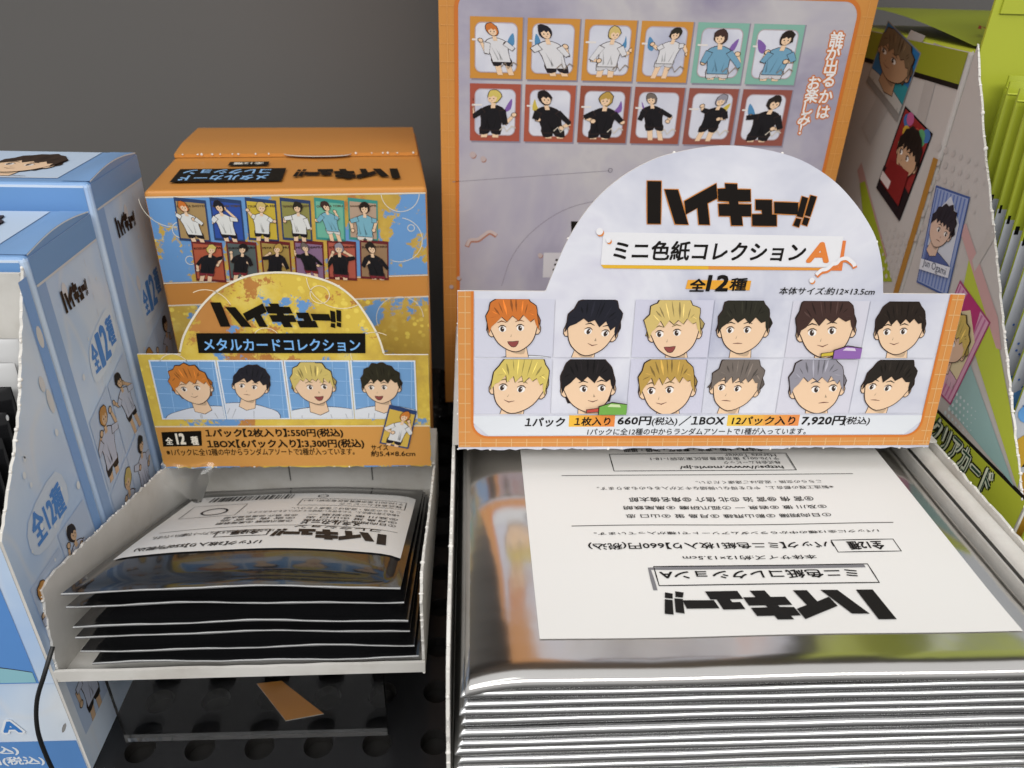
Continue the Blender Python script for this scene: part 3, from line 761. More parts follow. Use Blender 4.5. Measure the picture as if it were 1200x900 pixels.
# twelve tiles with plain stand-in busts
tiles = [('#c8702c', '#d9dade'), ('#24242c', '#c9ccd4'), ('#cdb46e', '#e4e2de'), ('#2e2c24', '#e4e2de'), ('#43302c', '#7ab2c8'), ('#2b231e', '#74a9c0'),
         ('#cfba62', '#242224'), ('#221f20', '#1f1e20'), ('#b59348', '#242224'), ('#6f655e', '#1f1e20'), ('#8f8c96', '#1f1e20'), ('#2b2622', '#2b2826')]
TB = ['#ccccd9', '#d4d3dd', '#c9c8d8', '#d2d0da', '#cfcdd8', '#d6d3d4']
tw = (12.86-.14)/6
for k, (hc, sc) in enumerate(tiles):
    c, r_ = k % 6, k//6
    p = (.14+tw*c, -.17-1.66*r_-1.62); q = (.14+tw*(c+1)-.03, -.17-1.66*r_-.01)
    pr = Print(H); bust(pr, rectmap(p, q), (q[0]-p[0])/(q[1]-p[1]), hc, sc, 40+k, CLOUD_H if k % 2 else ink(TB[k % 6]), 1, head=.53, size=1.78)
    if k in (4, 7):
        g = rectmap(p, q); c1, c2 = ('#8d62a8', '#c9b23e') if k == 4 else ('#6fa548', '#b8483a')
        for pts, c, la in (([(.62, .0), (1, .0), (1, .2), (.8, .24), (.62, .16)], LINE, 15), ([(.635, .0), (1, .0), (1, .185), (.8, .22), (.635, .145)], c1, 15.5),
                           ([(.46, .03), (.62, .05), (.62, .13), (.46, .10)], LINE, 15), ([(.47, .04), (.62, .06), (.62, .12), (.47, .09)], c2, 15.5), ([(.74, .15), (.92, .14), (.9, .19), (.78, .2)], '#d6c6dd' if k == 4 else '#c9d8a6', 16)):
            pr.poly([g(*z) for z in pts], c, la)
    pr.build('picture_tile', hd, t)

# ------------------------------------------------------------------ small yellow display box with black packs
t = thing('display_carton', 'small open carton of black packs with yellow arched header card', 'display box', (-5.6, 18.9, -17.1))
mb = MB(); XR = -1.15
prof = [(13.79, -16.54), (14.29, -13.99), (14.78, -13.96), (16.44, -14.3), (18.81, -14.79), (21.11, -15.29)]
prof = [(13.8, -16.6)]+[(max(13.8, a), b) for a, b in prof[1:]]
edge = []
for p, q in zip(prof, prof[1:]): edge += jag(p, q, .16, .045, rng)
edge += [prof[-1]]
def zb(y): return -16.6-.14*(y-13.8)
side = edge+[(23.3, prof[-1][1]), (23.3, zb(23.3))]
mb.prism(TW, side, -.07, M_card)
for p, q in zip(prof, prof[1:]): mb.tufts(TW, p, q, .26, .055, .035, rng.randint(0, 99))
mb.build('carton_side', t)
mb = MB(); TR2 = Frame((XR, 0, 0), (0, 1, 0), (0, 0, 1))
prof2 = [(13.8, -16.6), (13.8, -14.1), (14.3, -13.6), (15.2, -13.75), (17.5, -14.5), (21.1, -15.35)]
edge = []
for p, q in zip(prof2, prof2[1:]): edge += jag(p, q, .16, .045, rng)
edge += [prof2[-1]]
mb.prism(TR2, edge+[(23.3, -15.35), (23.3, zb(23.3))], .07, M_card)
for p, q in zip(prof2, prof2[1:]): mb.tufts(TR2, p, q, .24, .055, -.035, rng.randint(0, 99))
mb.build('carton_side', t)
mb = MB()
mb.mesh([(-10.42, 13.82, zb(13.82)+.06), (XR-.05, 13.82, zb(13.82)+.06), (XR-.05, 23.25, zb(23.25)+.06), (-10.1, 23.25, zb(23.25)+.06),
         (-10.42, 13.82, zb(13.82)), (XR-.05, 13.82, zb(13.82)), (XR-.05, 23.25, zb(23.25)), (-10.1, 23.25, zb(23.25))],
        [(0,1,2,3),(7,6,5,4),(0,4,5,1),(1,5,6,2),(2,6,7,3),(3,7,4,0)], M_card)
mb.build('carton_base', t)
mb = MB(); FW = Frame((0, 13.74, 0), (1, 0, 0), (0, 0, 1))
mb.prism(FW, [(-10.52, -16.64), (XR, -16.55)]+jag((XR, -16.2), (-10.52, -16.28), .5, .02, rng)+[(-10.52, -16.28)], .08, M_card)
mb.build('carton_lip', t)
mb = MB(); mb.box((-10.08, 23.2, -17.95), (XR-.08, 23.28, -15.27), M_card)
for x in (-6.6, -3.6): mb.box((x, 23.17, -17.4), (x+.03, 23.199, -15.3), M_hole)
mb.build('carton_back', t)
mb = MB(); mb.box((-10.15, 21.16, -15.25), (XR-.02, 23.28, -15.19), M_card); mb.build('shade_lid', t)  # unseen cover added to keep light off the rear of the tray
# header
arc = smooth([(-8.74, 0.13), (-8.52, 0.68), (-8.1, 1.32), (-7.67, 1.82), (-7.17, 2.22), (-6.39, 2.59), (-5.6, 2.71), (-4.8, 2.65), (-3.97, 2.38), (-3.42, 1.93), (-3.06, 1.35), (-2.77, 0.7), (-2.62, 0.09)], 4)
xl, xr, yb, yt = -10.03, -1.27, -4.18, .03
bot = jag((xl, yb), (xr, yb), .16, .03, rng)+[(xr, yb)]
mb = MB()
mb.prism(G, bot+[(xr, yt), (arc[-1][0], yt)]+arc[::-1][1:-1]+[(arc[0][0], yt), (xl, yt)], .06, SPLASH_G, M_tuft)
mb.tufts(G, (xl, yb), (xr, yb), .55, .05, -.03, 13)
for p in (arc[7], arc[19], arc[33], arc[44]): mb.blob(G.pt(p[0], p[1], -.03), .03, M_tuft, rng)
hd = mb.build('header_card', t)
pr = Print(G)
pr.rect((xl+.02, yb+.05), (xr-.02, -2.56), '#d0954a', 0.5)
pr.line([(xl+.02, -2.56), (xr-.02, -2.56)], .05, '#e9d9b8', 1)
pr.line(arc, .06, '#ece3cf', 1)
for (a, b), r_, s0, s1 in (((-4.38, 2.03), .28, 0, 360), ((-3.76, 2.54), .95, 180, 300), ((-8.99, -0.4), .45, 0, 360), ((-6.09, 0.54), .4, 0, 180), ((-2.88, 0.06), .75, 60, 200), ((-7.66, 1.46), .7, 20, 120)):
    pr.ring(a, b, r_, .022, '#ecdfc0', 1, s0, s1)
pr.build('printed_border', hd, t)
pr = Print(G); title(pr, (-7.52, 0.95), (-3.78, 1.77), '#17130c', 2, shear=-.12); pr.build('title_lettering', hd, t)
pr = Print(G)
pr.poly([(-8.15, 0.76), (-3.14, 0.78), (-3.18, 0.1), (-8.19, 0.09)], '#15130f', 2)
pr.text('メタルカードコレクション', (-8.0, 0.59), (-3.31, 0.17), '#7db4ea', 3, .02)
pr.build('subtitle_lettering', hd, t)
cols = [('#c8792f', '#d5d9e2'), ('#25242a', '#d5d9e2'), ('#cdb86a', '#dcdfe4'), ('#2f2c20', '#dcdfe4')]
x0, x1 = -9.74, -1.66; w = (x1-x0)/4
for k, (hc, sc) in enumerate(cols):
    p = (x0+w*k+.06, -2.24); q = (x0+w*(k+1)-.06, -.2)
    pr = Print(G); pr.rect((p[0]-.05, p[1]-.05), (q[0]+.05, q[1]+.05), '#dfe6ee', 1)
    pr.rect(p, q, '#74a2d2', 2)
    f = rectmap(p, q)
    for g in (.2, .45, .7, .92):
        pr.line([f(g, 0), f(g+.05, 1)], .02, '#9cc4ea', 3); pr.line([f(0, g), f(1, g-.04)], .02, '#9cc4ea', 3)
    bust(pr, f, (q[0]-p[0])/(q[1]-p[1]), hc, sc, 70+k, None, 3, head=.60, size=1.12)
    pr.build('picture_tile', hd, t)
pr = Print(G); K = '#1f1509'
pr.poly([(-9.85, -2.77), (-8.59, -2.72), (-8.66, -3.3), (-9.9, -3.33)], '#17120c', 2)
pr.text('全', (-9.78, -2.96), (-9.55, -3.25), '#efe6d4', 3, .03); pr.text('12', (-9.45, -2.8), (-9.14, -3.25), '#efe6d4', 3, .05); pr.text('種', (-8.98, -2.92), (-8.74, -3.27), '#efe6d4', 3, .03)
pr.text('１パック【2枚入り】：550円(税込)', (-8.48, -2.64), (-4.09, -3.02), K, 2, .03)
pr.text('１BOX【6パック入り】：3,300円(税込)', (-8.5, -3.05), (-3.44, -3.45), K, 2, .03)
pr.text('※1パックに全12種の中からランダムアソートで2種が入っています。', (-9.84, -3.41), (-3.78, -3.69), K, 2, .012)
pr.text('サイズ', (-3.23, -3.28), (-2.66, -3.51), K, 2, .02); pr.text('約5.4×8.6cm', (-3.25, -3.52), (-1.79, -3.77), K, 2, .02)
pr.build('price_lettering', hd, t)
pr = Print(G)
f = quadmap((-2.54, -1.72), (-1.67, -1.97), (-2.01, -3.44), (-2.94, -3.21))
pr.poly([f(*k) for k in ((0,0),(1,0),(1,1),(0,1))], '#28406e', 8)
pr.poly([f(*k) for k in ((.05,.04),(.95,.04),(.95,.9),(.05,.9))], '#d2b04c', 9)
figure(pr, f, .7, '#c8792f', '#dcdcdc', '#24222a', 5, 9)
pr.build('picture_tile', hd, t)
# tape holding the header
mb = MB()
TQ = [(-10.06, 21.0, -15.1), (-8.35, 21.0, -15.05), (-8.75, 20.2, -16.15), (-9.98, 20.7, -15.6)]
def tp(u, v):
    a = [TQ[0][i]*(1-u)+TQ[1][i]*u for i in range(3)]; b = [TQ[3][i]*(1-u)+TQ[2][i]*u for i in range(3)]
    return (a[0]*(1-v)+b[0]*v, a[1]*(1-v)+b[1]*v-.05*math.sin(v*3), a[2]*(1-v)+b[2]*v+.05*math.sin(u*9+v*4))
mb.grid(tp, [i/12 for i in range(13)], [i/8 for i in range(9)], M_tape)
mb.build('adhesive_tape', t)

# black packs, fanned at the front
def blackmid(i):
    zf = -13.62-.50*i+(0, .03, -.06, .05, -.05, .02)[i]; zr = -17.18-.11*i
    rg = random.Random(i+20); ph = rg.uniform(0, 6)
    def mid(x, y):
        s = (y-13.9)/8.4
        z = zf+(zr-zf)*s
        cr = math.sin(math.pi*clamp((x+9.8)/8.2))
        z += (.22 if i == 0 else .10)*cr*(0.55+.45*math.sin(math.pi*clamp(s*1.1)))-.10
        z += .035*math.sin(x*.8+ph)+.018*math.sin(x*1.9+2*ph)*clamp((17-y)/3)
        z += .10*math.sin(math.pi*clamp((y-14.2)/5.0))*clamp(cr*1.4)
        return z
    return mid
BM0 = blackmid(0)
class OnBlack(Frame):
    def pt(s, a, b, off=0.0):
        x = -a; y = 13.9-b*-.0
        y = 13.9+(-b)*.9264
        ex = clamp((min(x+9.72, -1.68-x)-.25)/.7); ey = clamp((min(y-13.9, 22.5-y)-.35)/.8)
        return (x, y, BM0(x, y)+.024+.13*math.sqrt(ex*(2-ex)*ey*(2-ey))+off)
rng = random.Random(12)
for i in range(6):
    lab = ('topmost black pack carrying a small white label' if i == 0 else '%s black pack from the top of the left-hand fan' % ORD[i] if i < 5 else 'lowest black pack, flat on the white tray floor')
    t = thing('film_pack', lab, 'foil pack', (-5.6, 18, -14.5-.45*i), 'black packs fanned in the small tray')
    jx = rng.uniform(-.12, .12) if i else 0; jy = rng.uniform(-.08, .08) if i else 0
    x0 = -9.72+jx+(.1 if i in (3, 5) else 0); x1 = -1.68+.07*i+jx*.3
    md = blackmid(i)
    T = .26; y0 = 13.9+jy; y1 = 22.5
    mb = MB(); xs = spaced(x0, x1, 26, .5, 6); ys = spaced(y0, y1, 26, 1.1, 9)
    def e(x, y):
        ex = clamp((min(x-x0, x1-x)-.25)/.7); ey = clamp((min(y-y0, y1-y)-.35)/.8)
        return .022+.5*T*math.sqrt(ex*(2-ex)*ey*(2-ey))
    mb.grid(lambda x, y: (x, y, md(x, y)+e(x, y)), xs, ys, M_black)
    mb.grid(lambda x, y: (x, y, md(x, y)-e(x, y)), xs, ys, M_black, flip=True)
    for (c, y) in (('x', x0), ('x', x1)):
        mb.grid(lambda u, v, y=y: (y, v, md(y, v)+u*e(y, v)), [-1, 1], ys, M_black, flip=(y == x0))
    mb.build('pouch', t)
    mb = MB()
    def sealf(u, x):
        a = math.pi*(u-.5)
        return (x, y0-.035*math.cos(a), md(x, y0)+(.030+.007*math.sin(x*1.7+i*2)+.004*math.sin(x*7+i))*math.sin(a))
    mb.grid(sealf, [k/6 for k in range(7)], [x0+(x1-x0)*k/60 for k in range(61)], M_seal, flip=True)
    mb.build('front_seal', t)
    if i == 0:
        F = OnBlack(LL.o, LL.u, LL.v); F.n = LL.n
        pr = Print(F, .03)
        A = [1.85+.25*k for k in range(31)]; A[-1] = 9.36; B = [-7.9+.24*k for k in range(26)]; B[-1] = -1.95
        pr.grid(lambda a, b: F.pt(a, b, .03), A, B, M_label)
        lb = pr.build('label', t)
        pr = Print(F, .04); K = '#232122'
        title(pr, (2.3, -2.59), (5.49, -3.48), K, 1)
        def tx(s, p, q, bold=0.01): pr.text(s, p, q, K, 1, bold)
        tx('メタルカード', (3.17, -4.33), (4.92, -3.95), .03); tx('コレクション', (2.56, -3.84), (5.0, -3.58), .03)
        p, q = (5.61, -2.95), (7.05, -3.46)
        pr.line([p, (q[0], p[1]), q, (p[0], q[1])], .04, K, 1, closed=True)
        tx('全12種', (5.88, -3.06), (6.65, -3.38), .03)
        tx('1パック【2枚入り】550円(税込)', (3.9+1.7, -2.6), (9.0, -2.25), .02)
        rows = ['①日向翔陽 ②影山飛雄', '③月島 蛍 ④山口 忠', '⑤及川 徹 ⑥岩泉 一']
        for k, s in enumerate(rows):
            tx(s, (2.2, -4.5-.34*k), (4.9, -4.25-.34*k))
        for k, s in enumerate(['⑦孤爪研磨 ⑧黒尾鉄朗', '⑨宮 侑 ⑩宮 治', '⑪北 信介 ⑫角名倫太郎']):
            tx(s, (5.2, -4.4-.34*k), (7.4, -4.15-.34*k))
        tx('1パックに全12種の中からランダムアソートで2種が入っています。', (5.5, -3.5), (8.9, -3.2))
        pr.line([(2.1, -3.85), (8.9, -3.85)], .03, '#55534f', 0)
        tx('※製造工程の都合上、やむを得ない微細なキズが入るものもあります。', (2.2, -5.65), (6.9, -5.4), 0)
        tx('こちらの交換・返品はご遠慮ください。', (2.2, -6.0), (5.6, -5.75), 0)
        tx('株式会社ムービック', (2.2, -6.6), (4.2, -6.35), 0); tx('〒170-0013 東京都豊島区東池袋1-18-1', (2.2, -6.95), (5.4, -6.7), 0)
        pr.line([(2.1, -7.1), (5.5, -7.1), (5.5, -6.25), (2.1, -6.25)], .03, K, 0, closed=True)
        pr.ring(8.0, -5.9, .38, .07, K, 1)
        pr.line([(7.2, -6.7), (8.9, -6.7), (8.9, -5.3), (7.2, -5.3)], .03, '#55534f', 0, closed=True)
        bx = 5.9; rg = random.Random(3)
        while bx < 8.6:
            w = rg.choice([.03, .03, .05, .08]); pr.rect((bx, -7.75), (bx+w, -7.15), K, 1); bx += w+rg.choice([.03, .05, .07])
        pr.ring(4.9, -7.45, .16, .04, K, 1)
        pr.build('label_lettering', lb, t)

# ------------------------------------------------------------------ unopened orange box behind
def bevel_box(fr_o, u, v, w, d, h, bev, mt_side, mt_top, bend=None):
    """closed carton: origin lower front left, width along u, depth along v, height up"""
    bm = bmesh.new(); bmesh.ops.create_cube(bm, size=1.0)
    for q in bm.verts: q.co = Vector(((q.co.x+.5)*w, (q.co.y+.5)*d, (q.co.z+.5)*h))
    bmesh.ops.bevel(bm, geom=list(bm.edges), offset=bev, segments=3, profile=.5, affect='EDGES')
    bm.normal_update()
    mb = MB(); u = _n(u); v = _n(v)
    for f in bm.faces:
        top = f.normal.z > .6
        mb.face([tuple(fr_o[i]+u[i]*q.co.x+v[i]*q.co.y+(q.co.z if i == 2 else 0) for i in range(3)) for q in f.verts], mt_top if top else mt_side, False)
    bm.free()
    return mb
M_edge = ink('#d8d2c6')
t = thing('card_box', 'unopened orange and blue box behind the yellow arched header', 'box', (-5.5, 27.5, -18.2))
u = O.u; v = (-u[1], u[0], 0)
wO = 8.55
bevel_box((O.o[0], O.o[1], -18.0), u, v, wO, 8.3, 18.0-6.78, .14, M_orange, M_orange).build('carton', t)
pr = Print(O, .012)
pr.rect((.06, -2.62), (wO-.06, .12), SPLASH_O, 0)
pr.line([(.05, .14), (wO-.05, .14)], .05, '#e2d6c2', 1); pr.line([(.05, -2.65), (wO-.05, -2.65)], .04, '#e2d6c2', 1)
pr.rect((.06, -7.6), (wO-.06, -3.45), SPLASH_O, 0); pr.line([(.05, -3.43), (wO-.05, -3.43)], .05, '#e2d6c2', 1)
for a, b, r_, s0, s1 in ((.9, -.9, .26, 0, 360), (.75, .1, .9, 180, 300), (7.7, .15, .6, 180, 360), (8.0, -1.0, .11, 0, 360), (7.6, -1.4, .75, 250, 440), (1.0, -1.9, .14, 0, 360), (7.5, -4.2, .8, 0, 200)):
    pr.ring(a, b, r_, .022, '#dfd8c8', 1, s0, s1)
pr.build('printed_front', t)
cc = ['#a88a5a', '#2f4f9e', '#c9ae3c', '#8f8a4c', '#6fb39a', '#b59a84', '#b0583c', '#56605f', '#a58a4a', '#8a6c8a', '#b05a4a', '#98795a']
for k in range(12):
    c, r_ = k % 6, k//6
    a = .86+c*1.04+(.27 if r_ else 0)*1.0; b = -1.28-r_*1.36+.0
    b -= .02*c
    f = quadmap((a+.0, b+1.42), (a+.92, b+1.30), (a+.86, b-.05), (a-.06, b+.05))
    pr = Print(O)
    pr.poly([f(*z) for z in ((0,0),(1,0),(1,1),(0,1))], '#2b3f66' if r_ == 0 and c < 4 else ('#3c8f86' if r_ == 0 else '#6a2326'), 2)
    pr.poly([f(*z) for z in ((.05,.06),(.95,.06),(.95,.92),(.05,.92))], cc[k], 3)
    nm = ['HINATA SHOYO', 'KAGEYAMA TOBIO', 'TSUKISHIMA KEI', 'YAMAGUCHI TADASHI', 'OIKAWA TORU', 'IWAIZUMI HAJIME', 'KOZUME KENMA', 'KUROO TETSURO', 'MIYA ATSUMU', 'MIYA OSAMU', 'KITA SHINSUKE', 'SUNA RINTARO'][k]
    p, q = f(.07, .77), f(.95, .90)
    pr.text(nm, p, q, '#57452e' if r_ == 0 else '#2b1a18', 4, .05)
    figure(pr, f, .68, tiles[k][0], '#dcdcd8' if k < 4 else ('#79aebf' if k < 6 else '#201f22'), '#201f24' if k < 4 else ('#d8d4cc' if k < 6 else '#7a2430'), 90+k, 5)
    pr.build('picture_tile', t)
pr = Print(OT, .035)
title(pr, (-7.75, -.85), (-4.3, -2.15), '#1a130a', 1)
pr.rect((-4.0, -.75), (-.62, -2.35), '#17120b', 0.5)
pr.text('メタルカード', (-3.55, -1.5), (-.8, -.88), '#8dbbe8', 1.5, .03); pr.text('コレクション', (-3.55, -2.24), (-.8, -1.62), '#8dbbe8', 1.5, .03)
pr.rect((-3.35, -2.75), (-2.05, -3.25), '#17120b', 0.5); pr.text('全12種', (-3.2, -3.15), (-2.2, -2.85), '#e8e0d0', 1.5, .03)
pr.build('title_lettering', t)
# raised rear lid flap with a torn perforated fold
mb = MB()
def lid(a, b): 
    s = clamp((-b-4.0)/4.4)
    return OT.pt(a, b, .10+.13*math.sin(min(1, s*2.2)*math.pi/2)-.10*s)
mb.grid(lid, [-8.45+.5*k for k in range(17)]+[-.06], [-8.35+.3*k for k in range(14)]+[-4.1], M_orange)
mb.grid(lambda a, w_: tuple(lid(a, -4.1)[i] if i != 2 else lid(a, -4.1)[2]*(1-w_)+(-6.76)*w_ for i in range(3)), [-8.45+.5*k for k in range(17)]+[-.06], [0, 1], M_orange)
mb.grid(lambda w_, b: tuple(lid(-.06, b)[i] if i != 2 else lid(-.06, b)[2]*(1-w_)+(-6.9)*w_ for i in range(3)), [0, 1], [-8.35+.3*k for k in range(14)]+[-4.1], M_orange)
rg = random.Random(5); d = -8.3
while d < -.3:
    if not -6.2 < d < -3.6: mb.blob(OT.pt(d, -4.08, .10), .035, M_tuft, rg)
    d += rg.uniform(.12, .6)
pts = smooth([(-6.1, -4.1), (-5.9, -3.85), (-5.2, -3.72), (-4.4, -3.78), (-3.9, -3.95), (-3.75, -4.1)], 4)
mb.prism(Frame(OT.pt(0, 0, .1), OT.u, OT.v), pts, .03, M_orange)
mb.build('lid_flap', t)

# ------------------------------------------------------------------ tall unopened box behind the big header
t = thing('card_box', 'tall unopened cloud-printed box with orange grid edge behind large header', 'box', (6.5, 31, -17.1))
xl, xr, zt, z0 = -.98, 13.25, 4.5, -16.45
mb = MB()
mb.box((xl, 27.2, z0), (xr, 35.0, zt), M_orange)
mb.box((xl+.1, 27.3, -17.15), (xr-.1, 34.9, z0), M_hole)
mb.build('carton', t)
pr = Print(P)
il, ir, ib_, it_ = -.42, 12.72, -15.9, -1.25
def rrect(a0, b0, a1, b1, r_):
    o = []
    for cx, cy, s in ((a1-r_, b1-r_, 0), (a0+r_, b1-r_, 90), (a0+r_, b0+r_, 180), (a1-r_, b0+r_, 270)):
        o += ellipse(cx, cy, r_, r_, 6, s, s+90)
    return o
inn = rrect(il, ib_, ir, it_, .55)
pr.poly(inn, CLOUD_P, 0.5)
pr.line(inn, .13, '#c8712a', 1, closed=True)
gl = '#d99c55'
for k in range(34):
    y = zt-.2-k*.55
    if y > z0: pr.line([(xl+.03, y), (il-.08, y)], .02, gl, .3); pr.line([(ir+.08, y), (xr-.03, y)], .02, gl, .3)
for x in (xl+.27, xr-.26): pr.line([(x, z0+.05), (x, zt)], .02, gl, .4)
for k in range(26):
    x = xl+.3+k*.55
    if x < xr: pr.line([(x, z0+.03), (x, ib_-.1)], .02, gl, .3); pr.line([(x, it_+.08), (x, zt)], .02, gl, .3)
# perforated arch and hinge line of its own header, droplets
pr.line([(-0.6, -7.35), (5.02, -6.87)], .02, '#8d8790', 1); pr.ring(*(4.99, -6.86), .07, .03, '#77727c', 1)
pr.line(smooth([(1.23, -11.29), (1.53, -10.26), (2.04, -9.43), (2.8, -8.71), (3.65, -8.22), (4.62, -7.95)], 6), .022, '#837d86', 1)
for (a, b), r_ in (((0.12, -6.39), .11), ((0.48, -6.53), .1), ((-0.68, -11.34), .08), ((2.64, -10.05), .09), ((-0.39, -10.99), .08)):
    pr.poly(ellipse(a+.02, b-.03, r_, r_, 14), '#9d6a55', 1); pr.poly(ellipse(a, b, r_, r_, 14), '#b8a6a4', 1.5)
sq = smooth([(-0.09, -9.71), (0.03, -9.48), (0.31, -9.45), (0.5, -9.31), (0.75, -9.15), (1.0, -9.28)], 5)
pr.line([(a, b-.04) for a, b in sq], .17, '#a8735f', 1); pr.line(sq, .11, '#c2b0ac', 1.5)
pr.build('printed_front', t)
pr = Print(P)
title(pr, (3.71, -10.28), (11.07, -8.73), '#17120f', 1); pr.poly([(2.77, -9.95), (3.5, -9.94), (3.56, -10.93), (2.78, -10.93)], '#c9c4c8', 1)
pr.text('ミ', (3.13, -10.18), (3.68, -10.75), '#17120f', 2, .02)
pr.build('title_lettering', t)
FRC = ['#c88a38']*4+['#7fae9e']*2+['#a4503e', '#a8553f', '#8f4b38', '#96503f', '#8f5044', '#8d4f44']
for k in range(12):
    c, r_ = k % 6, k//6
    a0 = .02+c*1.855; b1 = -2.03-r_*2.02; w, h = 1.7, 1.86
    p, q = (a0, b1-h), (a0+w, b1)
    pr = Print(P); f = rectmap(p, q)
    pr.rect((p[0]+.05, p[1]-.06), (q[0]+.05, q[1]), '#8a8492', 1); pr.rect(p, q, FRC[k], 2)
    pr.poly(rrect(p[0]+.17, p[1]+.2, q[0]-.17, q[1]-.17, .2), CLOUD_H, 3)
    pr.line(rrect(p[0]+.17, p[1]+.2, q[0]-.17, q[1]-.17, .2), .03, '#b2a0a4', 3.4, closed=True)
    pr.rect(f(.04, .62), f(.24, .65), '#ded6d0', 3.5)
    rg = random.Random(400+k); sg = (-1) ** k
    pr.poly(smooth([(p[0]+w*(.5+z[0]), p[1]+h*(.55+z[1])) for z in [(rg.uniform(.2, .3)*sg, .1), (rg.uniform(.3, .38)*sg, .2), (rg.uniform(.28, .36)*sg, .02), (rg.uniform(.15, .25)*sg, -.03)]], 3, True), rg.choice(['#7d5aa0', '#5f9a56', '#c8b04a', '#4f86b0']), 3.6)
    figure(pr, rectmap((p[0]+.1, p[1]+.12), (q[0]-.1, q[1]-.10)), .72, tiles[k][0], '#d6d4d6' if k < 4 else ('#6f9cb6' if k < 6 else '#1f1d20'), '#262226' if k < 2 else ('#c8c6c8' if k < 6 else '#1f1d20'), 140+k, 3)
    pr.line([f(.6, .2), f(.68, .27), f(.74, .18), f(.84, .28), f(.92, .24)], .035, '#cfc4b4' if k > 5 else '#8a7a6a', 9)
    pr.build('picture_tile', t)
pr = Print(P)
c1 = [(12.15, -2.44), (12.14, -2.85), (12.15, -3.28), (12.18, -3.71), (12.2, -4.23), (12.23, -4.74)]
c2 = [(11.7, -3.8), (11.69, -4.21), (11.66, -4.63), (11.61, -5.0), (11.55, -5.32), (11.51, -5.67)]
for s, cp, z in (('誰が出るかは', c1, .50), ('お楽しみ!', c2, .48)):
    for l, bo, col in ((1, .12, '#c8702c'), (2, .03, '#e6e2e0')):
        pr.vtext(s, cp, z, col, l, bo)
pr.build('slogan_lettering', t)

# ------------------------------------------------------------------ blue boxes on the left
def blue_side(pr, y0, y1, seed, top=-6.7):
    """print of one right face between depths y0 and y1"""
    w = y1-y0
    pr.rect((y0+.02, top-.75), (y1-.02, top-.05), '#7a9fcc', 0.5)
    pr.line([(y0+.05, top-.78), (y1-.05, top-.78)], .06, '#d6d4d2', 1)
    z = top-1.0
    while z > -20: pr.line([(y0+w*.72, z), (y0+w*.72, z-.22)], .035, '#d3d9e2', 1); z -= .5
    pr.rect((y0+.02, -20.2), (y0+.45, top-.8), '#8fabd2', 0.4)
    title(pr, (y0+w*.26, top-1.95), (y0+w*.66, top-1.3), '#2c211c', 2)
    rg = random.Random(seed)
    for k in range(6):
        a = y0+.5+rg.random()*(w-.7); b = top-1.4-k*2.2
        pr.poly(ellipse(a, b, .13, .26, 12), '#d4d2d4', 1)
    f = quadmap((y0+w*.44, -9.95), (y1-.35, -9.6), (y1-.35, -10.6), (y0+w*.44, -10.95))
    pr.poly(smooth([f(*k) for k in ((-.10, .1), (0, .9), (.5, 1.15), (1, 1.1), (1.08, .1), (.6, -.15), (.1, -.15))], 3, True), '#d5dfea', 1.5)
    for k, ch in enumerate('全12種'):
        s0 = (0, .27, .45, .72)[k]; s1 = (.25, .43, .70, 1)[k]; lo = .12 if k in (0, 3) else .0
        p, q = f(s0, lo), f(s1, 1-lo*.6); pr.text(ch, p, (q[0], q[1]), '#4b86cc', 3, .03)
    for k in range(26):
        a = y0+.55+rg.random()*(w-.8); b = top-1.2-rg.random()*12; e_ = rg.uniform(.02, .075)
        pr.poly(ellipse(a, b, e_, e_*rg.uniform(1, 1.8), 10), '#d9dde2', 1)
    HC = ['#b8823a', '#262428', '#b9a562', '#2a2822', '#3b2c28', '#8a8890']
    for r_ in range(3):
        for c in range(2):
            a0 = y0+w*(.16+.41*c); b1 = -11.6-r_*2.5+.35*c
            pp, qq = (a0, b1-2.4), (a0+w*.40, b1)
            pr.poly([(pp[0], pp[1]-.2), (qq[0], pp[1]+.2), (qq[0], qq[1]+.2), (pp[0], qq[1]-.2)], '#b7c6dc', 1.2)
            figure(pr, rectmap(pp, qq), .62, HC[(r_*2+c) % 6], '#b9bfd0', '#2a2726', seed*7+r_*2+c, 1.5, '#cfae8c')
def blue_top(pr, x1, y0, y1, seed):
    pr.rect((x1-8.5, y0+.5), (x1-1.0, y1-.2), '#bccde2', .5)
    pr.rect((x1-8.5, y0+.42), (x1-1.0, y0+.5), '#ced6e2', .6)
    bust(pr, rectmap((x1-3.9, y0+.55), (x1-1.05, y1-.25)), 1.0, '#3b2c22', '#b8c0cc', seed, None, 1, head=.45, size=1.25)
    bust(pr, rectmap((x1-6.9, y0+.55), (x1-4.0, y1-.25)), 1.0, '#b3a04e', '#b8c0cc', seed+1, None, 1, head=.5, size=1.25)
